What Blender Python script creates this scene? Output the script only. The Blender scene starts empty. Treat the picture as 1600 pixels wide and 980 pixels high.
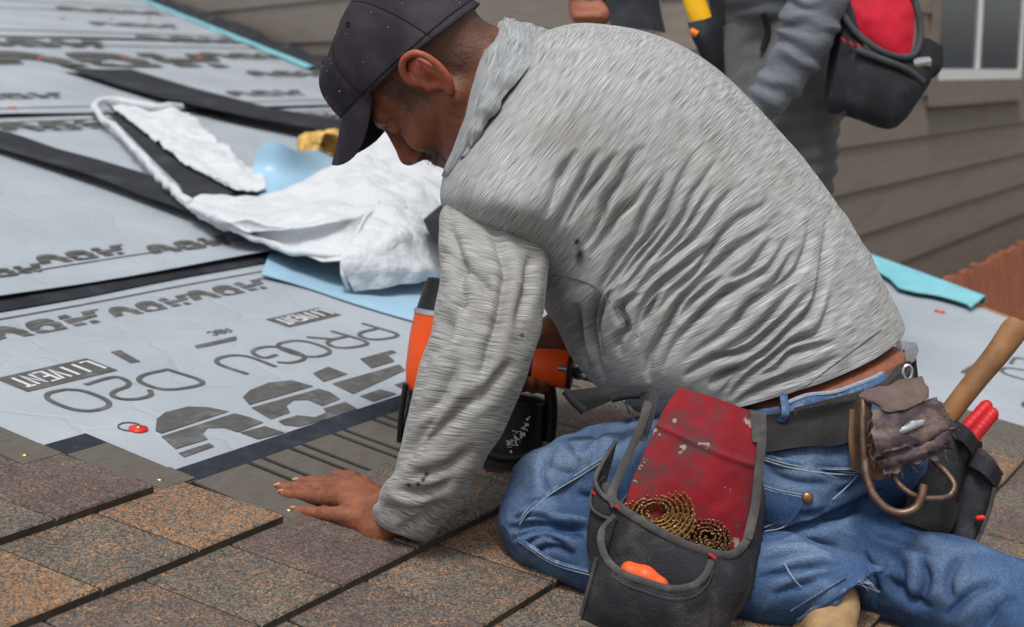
import bpy, bmesh, math, random
import numpy as np
from mathutils import Vector, Matrix
random.seed(7); rng = np.random.default_rng(7)
sc = bpy.context.scene
COL = sc.collection
# ------------------------------------------------------------------ camera, sky, sun, exposure
FPX, CX, CY = 2200.0, 800.0, 490.0            # focal length and centre in photograph pixels
PITCH = math.atan(377 / 2200)
CAMZ = 3.62
cam_d = bpy.data.cameras.new('camera'); cam = bpy.data.objects.new('camera', cam_d); COL.objects.link(cam)
cam.location = (0, 0, CAMZ); cam.rotation_euler = (math.pi / 2 - PITCH, 0, 0)
cam_d.sensor_width = 36; cam_d.lens = 36 * FPX / 1600; cam_d.clip_start = .05; cam_d.clip_end = 500
cam_d.dof.use_dof = True; cam_d.dof.focus_distance = 1.70; cam_d.dof.aperture_fstop = 6.3
sc.camera = cam
SUN_EL, SUN_AZ = 66, -172                      # azimuth counted from +Y towards +X
wd = bpy.data.worlds.new('World'); sc.world = wd; wd.use_nodes = True
nt = wd.node_tree; nt.nodes.clear()
sky = nt.nodes.new('ShaderNodeTexSky'); sky.sky_type = 'NISHITA'; sky.sun_disc = False
sky.sun_elevation = math.radians(SUN_EL); sky.sun_rotation = math.radians(SUN_AZ)
sky.dust_density = 4.0; sky.air_density = 1.0
hsv = nt.nodes.new('ShaderNodeHueSaturation'); hsv.inputs['Saturation'].default_value = .22
bg = nt.nodes.new('ShaderNodeBackground'); bg.inputs['Strength'].default_value = .12
wo = nt.nodes.new('ShaderNodeOutputWorld')
nt.links.new(sky.outputs[0], hsv.inputs['Color']); nt.links.new(hsv.outputs[0], bg.inputs[0]); nt.links.new(bg.outputs[0], wo.inputs[0])
sd = bpy.data.lights.new('sun', 'SUN'); sd.energy = 1.7; sd.angle = math.radians(14); sd.color = (1, .97, .93)
so = bpy.data.objects.new('sun', sd); COL.objects.link(so)
_e, _a = math.radians(SUN_EL), math.radians(SUN_AZ)
_dir = Vector((math.cos(_e) * math.sin(_a), math.cos(_e) * math.cos(_a), math.sin(_e)))
so.rotation_euler = _dir.to_track_quat('Z', 'Y').to_euler(); so.location = _dir * 20
sc.view_settings.view_transform = 'Standard'; sc.view_settings.look = 'None'
sc.view_settings.exposure = 0.32; sc.view_settings.gamma = 1.0; sc.view_settings.use_curve_mapping = False

# ------------------------------------------------------------------ measuring: lens geometry of the photograph, roof plane
sp, cp = math.sin(PITCH), math.cos(PITCH)
CW = np.array([[1, 0, 0], [0, sp, cp], [0, cp, -sp]], float)      # rows: camera x, y(up), z(forward) in world axes
def cam2w(q): return np.asarray(q, float) @ CW + np.array([0, 0, CAMZ])
def w2px(w):
    q = (np.asarray(w, float) - np.array([0, 0, CAMZ])) @ CW.T
    return CX + FPX * q[..., 0] / q[..., 2], CY - FPX * q[..., 1] / q[..., 2], q[..., 2]
def at(x, y, d):                                                   # a place seen at photo point (x, y), d metres deep
    x, y, d = np.broadcast_arrays(np.asarray(x, float), np.asarray(y, float), np.asarray(d, float))
    return cam2w(np.stack([(x - CX) / FPX * d, (CY - y) / FPX * d, d], -1))
_A = np.array([1350, 377, 2200.]); _A /= np.linalg.norm(_A)
_B = np.array([1, -.3, -.563]); _B -= _A * (_A @ _B); _B /= np.linalg.norm(_B)
_N = np.cross(_A, _B); _N *= np.sign(_N[1])
def _ray(x, y): return np.stack([(np.asarray(x, float) - CX) / FPX, (CY - np.asarray(y, float)) / FPX, np.ones_like(np.asarray(x, float) + np.asarray(y, float))], -1)
HP = -1.75 * float(_N @ _ray(600, 830))
def dpl(x, y): return -HP / (_ray(x, y) @ _N)                      # depth of the roof surface along that line of sight
def dep(x, y, h): return dpl(x, y) * (1 - h / HP)                  # depth of a point h metres above the roof
def lift(x, y, h): return at(x, y, dep(x, y, h))
OR = at(600, 830, 1.75)
RA, RB, RN = _A @ CW, _B @ CW, _N @ CW                             # along the courses, down the slope, roof normal (world)
def roof(a, b, h=0.0):
    a, b, h = np.broadcast_arrays(np.asarray(a, float), np.asarray(b, float), np.asarray(h, float))
    return OR + a[..., None] * RA + b[..., None] * RB + h[..., None] * RN
def px2ab(x, y):
    q = at(x, y, dpl(x, y)) - OR
    return q @ RA, q @ RB

# ------------------------------------------------------------------ noise
_T = rng.random((32, 32, 32)).astype(np.float32)
def vnoise(p, s=1.0):                                              # smooth value noise in -1..1
    p = np.asarray(p, np.float32) * s + 500
    i = np.floor(p).astype(int); f = p - i; f = f * f * (3 - 2 * f); r = 0
    for dx in (0, 1):
        for dy in (0, 1):
            for dz in (0, 1):
                w = (f[..., 0] if dx else 1 - f[..., 0]) * (f[..., 1] if dy else 1 - f[..., 1]) * (f[..., 2] if dz else 1 - f[..., 2])
                r = r + w * _T[(i[..., 0] + dx) % 32, (i[..., 1] + dy) % 32, (i[..., 2] + dz) % 32]
    return r * 2 - 1
def fbm(p, s=1.0, n=3):
    r = 0; a = 1; t = 0
    for k in range(n): r = r + a * vnoise(np.asarray(p) + 7.3 * k, s * 2 ** k); t += a; a *= .5
    return r / t

# ------------------------------------------------------------------ objects
def tag(o, label=None, cat=None, group=None, kind=None):
    if label: o['label'] = label
    if cat: o['category'] = cat
    if group: o['group'] = group
    if kind: o['kind'] = kind
    return o
def thing(name, base, label, cat, group=None):
    o = bpy.data.objects.new(name, None); COL.objects.link(o); o.location = Vector([float(v) for v in base]); o.empty_display_size = .05
    return tag(o, label, cat, group)
def wloc(o):
    l = Vector((0, 0, 0))
    while o is not None: l = l + o.location; o = o.parent
    return np.array(l)
def mesh(name, verts, faces, uv=None, smooth=True, attrs=None):
    me = bpy.data.meshes.new(name)
    verts = np.asarray(verts, np.float64)
    if isinstance(faces, np.ndarray) and faces.ndim == 2:
        k = faces.shape[1]; nf = len(faces)
        me.vertices.add(len(verts)); me.vertices.foreach_set('co', verts.astype(np.float32).ravel())
        me.loops.add(nf * k); me.loops.foreach_set('vertex_index', faces.astype(np.int32).ravel())
        me.polygons.add(nf); me.polygons.foreach_set('loop_start', np.arange(0, nf * k, k, dtype=np.int32))
        me.update(calc_edges=True)
    else:
        me.from_pydata([tuple(v) for v in verts], [], [tuple(f) for f in faces])
    if uv is not None:
        l = me.uv_layers.new(name='UVMap'); vi = np.zeros(len(me.loops), np.int32); me.loops.foreach_get('vertex_index', vi)
        l.data.foreach_set('uv', np.asarray(uv, np.float32)[vi].ravel())
    for k, v in (attrs or {}).items():
        a = me.attributes.new(k, 'FLOAT', 'POINT'); a.data.foreach_set('value', np.asarray(v, np.float32))
    me.validate()
    if smooth: me.polygons.foreach_set('use_smooth', np.ones(len(me.polygons), bool))
    me.update()
    return me
def obj(name, verts, faces, mat, parent=None, uv=None, smooth=True, attrs=None, base=None):
    verts = np.asarray(verts, float).reshape(-1, 3)
    b = wloc(parent) if parent is not None else (verts.mean(0) if base is None else np.asarray(base))
    me = mesh(name, verts - b, faces, uv, smooth, attrs)
    o = bpy.data.objects.new(name, me); COL.objects.link(o)
    if parent is not None: o.parent = parent
    else: o.location = Vector([float(v) for v in b])
    if mat: me.materials.append(mat)
    return o
def crease(o, ang=35):
    me = o.data; bm = bmesh.new(); bm.from_mesh(me)
    bmesh.ops.recalc_face_normals(bm, faces=bm.faces)
    for e in bm.edges: e.smooth = not (len(e.link_faces) == 2 and e.calc_face_angle(0) > math.radians(ang))
    for f in bm.faces: f.smooth = True
    bm.to_mesh(me); bm.free(); return o

class MB:                                                          # collects shapes into one mesh
    def __init__(s): s.v = []; s.f = []
    def add(s, v, f):
        n = len(s.v); s.v += [tuple(map(float, q)) for q in v]; s.f += [tuple(int(i) + n for i in q) for q in f]; return s
    def box(s, o, ex, ey, ez):                                     # centre and three half axes
        o, ex, ey, ez = map(np.asarray, (o, ex, ey, ez))
        v = [o + sx * ex + sy * ey + sz * ez for sx in (-1, 1) for sy in (-1, 1) for sz in (-1, 1)]
        return s.add(v, [(0, 1, 3, 2), (4, 6, 7, 5), (0, 4, 5, 1), (2, 3, 7, 6), (0, 2, 6, 4), (1, 5, 7, 3)])
    def tube(s, pts, r, n=8, flat=None, cap=True):
        v, f = tube_vf(pts, r, n, flat, cap); return s.add(v, f)
    def prism(s, poly, up):                                        # polygon (world points) pushed along up
        poly = np.asarray(poly, float); n = len(poly); v = list(poly) + list(poly + np.asarray(up))
        return s.add(v, [tuple(range(n))[::-1], tuple(range(n, 2 * n))] + [(i, (i + 1) % n, n + (i + 1) % n, n + i) for i in range(n)])
    def build(s, name, mat, parent=None, smooth=True, ang=35, **k):
        o = obj(name, s.v, s.f, mat, parent, smooth=smooth, **k)
        return crease(o, ang) if smooth else o
def crom(pts, n):                                                  # Catmull-Rom through pts, n samples, chord-length spaced
    p = np.asarray(pts, float)
    if len(p) == 2: t = np.linspace(0, 1, n)[:, None]; return p[0] * (1 - t) + p[1] * t
    dl = np.linalg.norm(np.diff(p[:, :min(3, p.shape[1])], axis=0), axis=1) ** .5 + 1e-9
    u = np.concatenate([[0], np.cumsum(dl)]); m = np.zeros_like(p)
    m[1:-1] = ((p[1:-1] - p[:-2]) / dl[:-1, None] * dl[1:, None] + (p[2:] - p[1:-1]) / dl[1:, None] * dl[:-1, None]) / (dl[:-1] + dl[1:])[:, None]
    m[0] = (p[1] - p[0]) / dl[0]; m[-1] = (p[-1] - p[-2]) / dl[-1]
    L = np.concatenate([[0], np.cumsum(np.linalg.norm(np.diff(p[:, :min(3, p.shape[1])], axis=0), axis=1))])
    t = np.interp(np.linspace(0, L[-1], n), L, u); i = np.clip(np.searchsorted(u, t, 'right') - 1, 0, len(dl) - 1)
    h = dl[i][:, None]; s = ((t - u[i]) / dl[i])[:, None]
    return (2 * s**3 - 3 * s**2 + 1) * p[i] + (s**3 - 2 * s**2 + s) * h * m[i] + (-2 * s**3 + 3 * s**2) * p[i + 1] + (s**3 - s**2) * h * m[i + 1]
def tube_vf(pts, r, n=8, flat=None, cap=True):
    pts = np.asarray(pts, float); m = len(pts); r = np.broadcast_to(np.asarray(r, float), (m,))
    t = np.gradient(pts, axis=0); t /= np.linalg.norm(t, axis=1)[:, None] + 1e-12
    ref = np.array(flat[0] if flat else (0.13, .31, .94), float); v = []
    for i in range(m):
        a = ref - t[i] * (ref @ t[i]); a /= np.linalg.norm(a) + 1e-12; b = np.cross(t[i], a); ref = a if not flat else ref
        fa = flat[1] if flat else 1.0
        for k in range(n):
            w = 2 * math.pi * k / n; v.append(pts[i] + r[i] * (math.cos(w) * a * fa + math.sin(w) * b))
    f = [(i * n + k, i * n + (k + 1) % n, (i + 1) * n + (k + 1) % n, (i + 1) * n + k) for i in range(m - 1) for k in range(n)]
    if cap: f += [tuple(range(n))[::-1], tuple(range((m - 1) * n, m * n))]
    return v, f
def tube(name, pts, r, mat, parent=None, n=8, flat=None, sm=40):
    pts = np.asarray(pts, float)
    r = np.asarray(r, float)
    if sm and len(pts) > 2:
        q = crom(np.concatenate([pts, np.broadcast_to(r, (len(pts),))[:, None]], 1), sm); pts, r = q[:, :3], q[:, 3]
    v, f = tube_vf(pts, r, n, flat); return crease(obj(name, v, f, mat, parent), 50)
def grid_faces(nu, nv, closed=False):
    i, j = np.meshgrid(np.arange(nv - 1), np.arange(nu if closed else nu - 1), indexing='ij')
    j2 = (j + 1) % nu
    return np.stack([i * nu + j, i * nu + j2, (i + 1) * nu + j2, (i + 1) * nu + j], -1).reshape(-1, 4)
def grid_normals(g, closed=False):
    if closed: du = np.roll(g, -1, 1) - np.roll(g, 1, 1)
    else: du = np.gradient(g, axis=1)
    dv = np.gradient(g, axis=0); n = np.cross(du, dv); return n / (np.linalg.norm(n, axis=-1, keepdims=True) + 1e-12)
def surf(rows, nu, nv):                                            # smooth sheet through a grid of points
    a = np.stack([crom(r, nu) for r in rows]); return np.stack([crom(a[:, k], nv) for k in range(nu)], 1)
def sheet(name, g, th, mat, parent=None, base=None, disp=None):    # a grid made into a sheet of thickness th, uv in metres
    nv, nu = g.shape[:2]; n = grid_normals(g)
    if disp is not None: g = g + n * disp[..., None]; n = grid_normals(g)
    c = np.array([0, 0, CAMZ]) - g.reshape(-1, 3).mean(0)
    if (n.reshape(-1, 3).mean(0) @ c) < 0: n = -n
    g2 = g - n * th; v = np.concatenate([g.reshape(-1, 3), g2.reshape(-1, 3)]); f = grid_faces(nu, nv); m = nu * nv
    br = [k for k in range(nu)] + [r * nu + nu - 1 for r in range(1, nv)] + [(nv - 1) * nu + k for k in range(nu - 2, -1, -1)] + [r * nu for r in range(nv - 2, 0, -1)]
    side = np.array([(br[k], br[(k + 1) % len(br)], br[(k + 1) % len(br)] + m, br[k] + m) for k in range(len(br))])
    fs = np.concatenate([f, f[:, ::-1] + m, side[:, ::-1]])
    lu = np.linalg.norm(np.diff(g, axis=1), axis=-1).mean(0); lv = np.linalg.norm(np.diff(g, axis=0), axis=-1).mean(1)
    U, V = np.meshgrid(np.concatenate([[0], np.cumsum(lu)]), np.concatenate([[0], np.cumsum(lv)])); uv = np.stack([U, V], -1).reshape(-1, 2)
    o = obj(name, v, fs, mat, parent, uv=np.concatenate([uv, uv]), base=base); return crease(o, 60)
def P(rows): return [[tuple(at(*q)) for q in r] for r in rows]     # rows of (photo x, photo y, depth) -> world
def pxsheet(name, rows, th, mat, parent, nu=24, nv=24, bump=0, bs=30, **k):
    g = surf(P(rows), nu, nv); dsp = fbm(g, bs) * bump if bump else None
    return sheet(name, g, th, mat, parent, disp=dsp, **k)
def loft_grid(secs, nu, nv):
    """sections (T, B, depth, near half, far half, near shift px, far shift px); ring points in photo px + depth"""
    a = np.array([[*s[0], *s[1], s[2], s[3], s[4], *(s[5] if len(s) > 5 else (0, 0)), *(s[6] if len(s) > 6 else (0, 0))] for s in secs], float)
    b = np.concatenate([np.stack([(a[:, 0] + a[:, 2]) / 2, (a[:, 1] + a[:, 3]) / 2, a[:, 4] * 800], 1), a], 1); q = crom(b, nv)[:, 3:]
    th = np.linspace(0, 2 * math.pi, nu, endpoint=False); c, s = np.cos(th), np.sin(th)
    c2 = np.sign(c) * np.abs(c) ** .92; s2 = np.sign(s) * np.abs(s) ** .92
    mx, my = (q[:, 0] + q[:, 2]) / 2, (q[:, 1] + q[:, 3]) / 2; wx, wy = (q[:, 0] - q[:, 2]) / 2, (q[:, 1] - q[:, 3]) / 2
    sn, sf = np.maximum(s2, 0), np.maximum(-s2, 0)
    X = mx[:, None] + wx[:, None] * c2 + q[:, 7:8] * sn + q[:, 9:10] * sf
    Y = my[:, None] + wy[:, None] * c2 + q[:, 8:9] * sn + q[:, 10:11] * sf
    D = q[:, 4:5] - q[:, 5:6] * sn + q[:, 6:7] * sf
    return at(X, Y, D)
def loft_uv(g):
    lv = np.linalg.norm(np.diff(g, axis=0), axis=-1).mean(1); per = np.linalg.norm(np.roll(g, -1, 1) - g, axis=-1).sum(1).mean()
    nv, nu = g.shape[:2]; U, V = np.meshgrid(np.abs(np.linspace(-1, 1, nu)) * per / 2, np.concatenate([[0], np.cumsum(lv)])); return np.stack([U, V], -1).reshape(-1, 2)
def loft(name, g, mat, parent, cap0=False, cap1=False, attrs=None, **k):
    nv, nu = g.shape[:2]; v = g.reshape(-1, 3); f = [tuple(q) for q in grid_faces(nu, nv, True)]; uv = loft_uv(g)
    if cap0 or cap1:
        fs = list(f)
        if cap0: fs.append(tuple(range(nu))[::-1])
        if cap1: fs.append(tuple(range((nv - 1) * nu, nv * nu)))
        f = fs
    else: f = np.array(f)
    return obj(name, v, f, mat, parent, uv=uv, attrs=attrs, **k)

# ------------------------------------------------------------------ smooth solids (blended distance fields turned into one skin)
class Field:
    def __init__(s, lo, hi, h):
        s.lo = np.asarray(lo, float); s.h = h; s.n = np.ceil((np.asarray(hi) - s.lo) / h).astype(int) + 1
        s.a = np.full(s.n, .06, np.float32)
    def sub(s, lo, hi, pad):
        i0 = np.clip(np.floor((np.asarray(lo) - pad - s.lo) / s.h).astype(int), 0, s.n); i1 = np.clip(np.ceil((np.asarray(hi) + pad - s.lo) / s.h).astype(int) + 1, 0, s.n)
        sl = tuple(slice(a, b) for a, b in zip(i0, i1))
        if any(a >= b for a, b in zip(i0, i1)): return None, None
        ax = [s.lo[k] + s.h * np.arange(i0[k], i1[k]) for k in range(3)]
        return sl, np.stack(np.meshgrid(*ax, indexing='ij'), -1).astype(np.float32)
    def put(s, sl, d, k, op='+'):
        a = s.a[sl]
        if op == '-': a, d = -a, d
        h = np.maximum(k - np.abs(a - d), 0) / max(k, 1e-6); r = np.minimum(a, d) - h * h * k * .25
        s.a[sl] = -r if op == '-' else r
    def cone(s, p, q, r1, r2, k=.012, op='+'):
        p, q = np.asarray(p, float), np.asarray(q, float); m = max(r1, r2)
        sl, x = s.sub(np.minimum(p, q) - m, np.maximum(p, q) + m, k + 3 * s.h)
        if sl is None: return
        ab = q - p; t = np.clip(((x - p) @ ab) / max(ab @ ab, 1e-9), 0, 1)
        s.put(sl, np.linalg.norm(x - p - t[..., None] * ab, axis=-1) - (r1 + (r2 - r1) * t), k, op)
    def ell(s, c, R, rad, k=.012, op='+'):                          # R rows: axes
        c = np.asarray(c, float); R = np.asarray(R, float); rad = np.asarray(rad, float); e = np.abs(R.T * rad).sum(1)
        sl, x = s.sub(c - e, c + e, k + 3 * s.h)
        if sl is None: return
        y = (x - c) @ R.T.astype(np.float32); k0 = np.linalg.norm(y / rad, axis=-1); k1 = np.linalg.norm(y / rad**2, axis=-1)
        s.put(sl, k0 * (k0 - 1) / (k1 + 1e-6), k, op)
    def chain(s, pts, k=.012):
        for a, b in zip(pts[:-1], pts[1:]): s.cone(a[0], b[0], a[1], b[1], k)
    def skin(s):
        a = s.a; S = a < 0; n = np.array(a.shape) - 1
        cnt = np.zeros(tuple(n), np.uint8)
        for dx in (0, 1):
            for dy in (0, 1):
                for dz in (0, 1): cnt += S[dx:dx + n[0], dy:dy + n[1], dz:dz + n[2]]
        I = np.argwhere((cnt > 0) & (cnt < 8)); idx = np.full(tuple(n), -1, np.int32); idx[tuple(I.T)] = np.arange(len(I))
        acc = np.zeros((len(I), 3)); w = np.zeros(len(I)); cs = [(x, y, z) for x in (0, 1) for y in (0, 1) for z in (0, 1)]
        val = {c: a[I[:, 0] + c[0], I[:, 1] + c[1], I[:, 2] + c[2]] for c in cs}
        for c in cs:
            for ax in range(3):
                if c[ax]: continue
                e = list(c); e[ax] = 1; e = tuple(e); m = (val[c] < 0) != (val[e] < 0); t = val[c] / np.where(m, val[c] - val[e], 1)
                q = np.tile(np.array(c, float), (len(I), 1)); q[:, ax] += t; acc[m] += q[m]; w[m] += 1
        V = s.lo + s.h * (I + acc / w[:, None]); Fs = []
        for ax in range(3):
            b, c = (ax + 1) % 3, (ax + 2) % 3
            s0 = [slice(None)] * 3; s1 = [slice(None)] * 3; s0[ax] = slice(0, -1); s1[ax] = slice(1, None)
            A0, A1 = S[tuple(s0)], S[tuple(s1)]; E = np.argwhere(A0 != A1)
            E = E[(E[:, b] > 0) & (E[:, c] > 0) & (E[:, b] < n[b]) & (E[:, c] < n[c])]
            ins = A0[tuple(E.T)]
            def g(db, dc):
                q = E.copy(); q[:, b] -= db; q[:, c] -= dc; return idx[tuple(q.T)]
            f = np.stack([g(1, 1), g(0, 1), g(0, 0), g(1, 0)], 1); f[~ins] = f[~ins][:, ::-1]; Fs.append(f)
        Fq = np.concatenate(Fs); return V, Fq[(Fq >= 0).all(1)]
def vnorm(V, Fq):
    n = np.cross(V[Fq[:, 2]] - V[Fq[:, 0]], V[Fq[:, 3]] - V[Fq[:, 1]]); N = np.zeros_like(V)
    for k in range(4): np.add.at(N, Fq[:, k], n)
    return N / (np.linalg.norm(N, axis=1, keepdims=True) + 1e-12)
def relax(V, Fq, it=2, f=.5):
    for _ in range(it):
        s = np.zeros_like(V); c = np.zeros(len(V))
        for a, b in ((0, 1), (1, 2), (2, 3), (3, 0)):
            np.add.at(s, Fq[:, a], V[Fq[:, b]]); np.add.at(s, Fq[:, b], V[Fq[:, a]]); np.add.at(c, Fq[:, a], 1); np.add.at(c, Fq[:, b], 1)
        V = V * (1 - f) + f * s / c[:, None]
    return V
def segdist(x, y, poly):                                           # distance to a polyline and position along it (0..1)
    poly = np.asarray(poly, float); L = np.linalg.norm(np.diff(poly, axis=0), axis=1); C = np.concatenate([[0], np.cumsum(L)]); best = np.full(x.shape, 1e9); tt = np.zeros(x.shape)
    for k in range(len(poly) - 1):
        ab = poly[k + 1] - poly[k]; t = np.clip(((x - poly[k][0]) * ab[0] + (y - poly[k][1]) * ab[1]) / (ab @ ab + 1e-9), 0, 1)
        dd = np.hypot(x - poly[k][0] - t * ab[0], y - poly[k][1] - t * ab[1]); m = dd < best; best[m] = dd[m]; tt[m] = ((C[k] + t * L[k]) / C[-1])[m]
    return best, tt

# ------------------------------------------------------------------ materials
def lin(c):
    c = np.array(c, float) / 255; return tuple(np.where(c <= .04045, c / 12.92, ((c + .055) / 1.055) ** 2.4)) + (1.0,)
class NT:
    def __init__(s, name):
        s.m = bpy.data.materials.new(name); s.m.use_nodes = True; s.t = s.m.node_tree; s.b = s.t.nodes['Principled BSDF']
        s.b.inputs['Specular IOR Level'].default_value = .3
    def n(s, typ, **k):
        q = s.t.nodes.new('ShaderNode' + typ)
        for a, v in k.items():
            if a in q.inputs: q.inputs[a].default_value = v
            else: setattr(q, a, v)
        return q
    def l(s, a, b): s.t.links.new(a, b)
    def coord(s, kind='Object', scale=(1, 1, 1), rnd=False):
        c = s.n('TexCoord'); mp = s.n('Mapping'); mp.inputs['Scale'].default_value = scale; s.l(c.outputs[kind], mp.inputs[0])
        if rnd:
            oi = s.n('ObjectInfo'); mu = s.n('Math', operation='MULTIPLY'); mu.inputs[1].default_value = 37; s.l(oi.outputs['Random'], mu.inputs[0]); s.l(mu.outputs[0], mp.inputs['Location'])
        return mp.outputs[0]
    def noise(s, co, scale, detail=4, rough=.55, out='Fac'):
        q = s.n('TexNoise', Scale=scale, Detail=detail, Roughness=rough); s.l(co, q.inputs['Vector']); return q.outputs[out]
    def ramp(s, fac, a, b, ca=(0, 0, 0, 1), cb=(1, 1, 1, 1)):
        q = s.n('ValToRGB'); q.color_ramp.elements[0].position = a; q.color_ramp.elements[1].position = b; q.color_ramp.elements[0].color = ca; q.color_ramp.elements[1].color = cb
        s.l(fac, q.inputs[0]); return q.outputs[0]
    def mix(s, fac, a, b, blend='MIX'):
        q = s.n('Mix', data_type='RGBA', blend_type=blend)
        for sock, v in ((q.inputs[0], fac), (q.inputs[6], a), (q.inputs[7], b)):
            if isinstance(v, (int, float, tuple)): sock.default_value = v
            else: s.l(v, sock)
        return q.outputs[2]
    def math(s, op, a, b=None):
        q = s.n('Math', operation=op)
        for k, v in enumerate((a, b)):
            if v is None: continue
            if isinstance(v, (int, float)): q.inputs[k].default_value = v
            else: s.l(v, q.inputs[k])
        return q.outputs[0]
    def out(s, col, rough=.7, bump=None, strength=.3, dist=.002, metal=0):
        if isinstance(col, tuple): s.b.inputs['Base Color'].default_value = col
        else: s.l(col, s.b.inputs['Base Color'])
        if isinstance(rough, (int, float)): s.b.inputs['Roughness'].default_value = rough
        else: s.l(rough, s.b.inputs['Roughness'])
        s.b.inputs['Metallic'].default_value = metal
        if bump is not None:
            q = s.n('Bump', Strength=strength, Distance=dist); s.l(bump, q.inputs['Height']); s.l(q.outputs[0], s.b.inputs['Normal'])
        return s.m
def plain(name, rgb, rough=.7, var=.25, scale=25, bscale=250, strength=.25, metal=0, dist=.001, dirt=None, dirtamt=.5, spec=None, rnd=False, sx=(1, 1, 1)):
    t = NT(name); co = t.coord(scale=sx, rnd=rnd); c = lin(rgb); a = tuple(v * (1 - var) for v in c[:3]) + (1,); b = tuple(min(1, v * (1 + var)) for v in c[:3]) + (1,)
    col = t.mix(t.ramp(t.noise(co, scale, 5), .3, .7), a, b)
    if dirt is not None: col = t.mix(t.math('MULTIPLY', t.ramp(t.noise(co, scale * .6, 6, .65), .5, .68), dirtamt), col, lin(dirt))
    if spec is not None: t.b.inputs['Specular IOR Level'].default_value = spec
    return t.out(col, rough, t.noise(co, bscale, 3), strength, dist, metal)
# ------------------------------------------------------------------ setting materials
def granule_mat():
    t = NT('shingle_granules'); co = t.coord(rnd=True)
    def attr(n):
        q = t.n('Attribute'); q.attribute_type = 'OBJECT'; q.attribute_name = n; return q.outputs['Fac']
    v = t.n('TexVoronoi', Scale=440.0); t.l(co, v.inputs['Vector'])
    sep = t.n('SeparateColor'); t.l(v.outputs['Color'], sep.inputs[0])
    patch = t.noise(co, 26, 4, .6); patch2 = t.noise(co, 120, 3, .6)
    base = t.mix(sep.outputs[1], lin((58, 55, 51)), lin((122, 115, 106)))
    mar = t.mix(sep.outputs[1], lin((66, 56, 54)), lin((112, 95, 90)))
    base = t.mix(t.math('MULTIPLY', attr('maroon'), t.ramp(t.noise(co, 34, 4, .6), .3, .55)), base, mar)
    thr = t.math('ADD', t.math('MULTIPLY', attr('orange'), .95), t.math('MULTIPLY', t.math('SUBTRACT', t.math('ADD', t.math('MULTIPLY', patch, .6), t.math('MULTIPLY', patch2, .6)), .6), 1.7))
    isor = t.math('LESS_THAN', sep.outputs[0], thr)
    org = t.mix(sep.outputs[2], lin((118, 86, 62)), lin((176, 132, 94)))
    col = t.mix(isor, base, org)
    dk = t.ramp(t.noise(co, 9, 5, .6), .25, .75, (.72, .72, .74, 1), (1.08, 1.06, 1.02, 1)); col = t.mix(1.0, col, dk, 'MULTIPLY')
    h = t.math('SUBTRACT', 1.0, v.outputs['Distance'])
    return t.out(col, .9, h, .5, .0012)
M_gran = granule_mat()
M_core = plain('shingle_core', (66, 60, 54), .85, .3, 60, 500, .5)
M_lap = plain('bare_shingle', (95, 91, 85), .9, .14, 9, 60, .35, spec=.12, dirt=(76, 71, 64), dirtamt=.7, sx=(3, 34, 3), dist=.002)
M_tar = plain('asphalt_band', (46, 49, 57), .9, .15, 40, 300, .3, spec=.1, dirt=(70, 74, 82))
M_slot = plain('slot_shadow_dark', (30, 29, 29), .7, .2, 60, 300, .3)  # headlap base: shadow of the gaps between teeth put into its near-black colour
def under_mat():
    t = NT('underlayment'); co = t.coord(); n = t.ramp(t.noise(co, 3.0, 6, .6), .3, .72, lin((148, 156, 164)), lin((168, 176, 184)))
    sm = t.ramp(t.noise(co, 14, 6, .7), .52, .74); n = t.mix(t.math('MULTIPLY', sm, .5), n, lin((150, 158, 166)))
    sp2 = t.ramp(t.noise(co, 160, 2, .5), .72, .76); n = t.mix(t.math('MULTIPLY', sp2, .5), n, lin((120, 125, 130)))
    w = t.n('TexWave', Scale=140.0, Distortion=.6); t.l(co, w.inputs['Vector'])
    h = t.math('ADD', t.math('MULTIPLY', t.noise(co, 9, 5), 1.0), t.math('MULTIPLY', w.outputs['Fac'], .05))
    t.b.inputs['Specular IOR Level'].default_value = .4
    cr = t.n('TexVoronoi', Scale=7.0, feature='DISTANCE_TO_EDGE'); t.l(t.mix(.12, co, t.noise(co, 6, 4, .6, 'Color')), cr.inputs['Vector']); h = t.math('ADD', h, t.math('MULTIPLY', t.ramp(cr.outputs['Distance'], .0, .06), .25)); return t.out(n, .5, h, .5, .010)
M_under = under_mat()
M_ink = plain('grey_print', (80, 80, 79), .7, .22, 45, 200, .15, dirt=(118, 119, 120), dirtamt=.6)
M_inkw = plain('white_print', (206, 210, 214), .6, .05, 40, 200, .1)
M_red = plain('red_plastic', (214, 44, 34), .4, .1, 40, 100, .1)
M_brass = plain('brass_nail', (196, 170, 110), .3, .15, 200, 300, .1, metal=.9)
M_teal = plain('teal_film', (118, 184, 196), .45, .12, 12, 80, .2, dirt=(150, 205, 212), dirtamt=.6)
M_blue = plain('blue_release_film', (150, 184, 206), .35, .07, 9, 60, .2)
M_blk = plain('black_membrane', (40, 42, 47), .75, var=.25, scale=10, bscale=160, strength=.3, spec=.2, dirt=(76, 79, 85), dirtamt=.5, sx=(1, 1, 1))
M_white = plain('white_wrap', (194, 198, 202), .5, .04, 20, 70, .6, dist=.008, dirt=(196, 200, 204), dirtamt=.5)
M_foam = plain('ochre_foam', (198, 160, 92), .9, .3, 50, 90, .8, dist=.004)
M_side = plain('taupe_siding', (126, 116, 107), .6, .06, 5, 240, .15, dirt=(106, 99, 90), dirtamt=.5, rnd=True, sx=(1, 1, 9))
M_trim = plain('taupe_trim', (126, 117, 108), .6, .06, 5, 240, .1)
M_vinyl = plain('white_vinyl', (226, 228, 228), .4, .03, 6, 60, .05)
M_glass = plain('window_glass', (74, 79, 86), .08, .1, 2, 30, .02, spec=.8)
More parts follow.
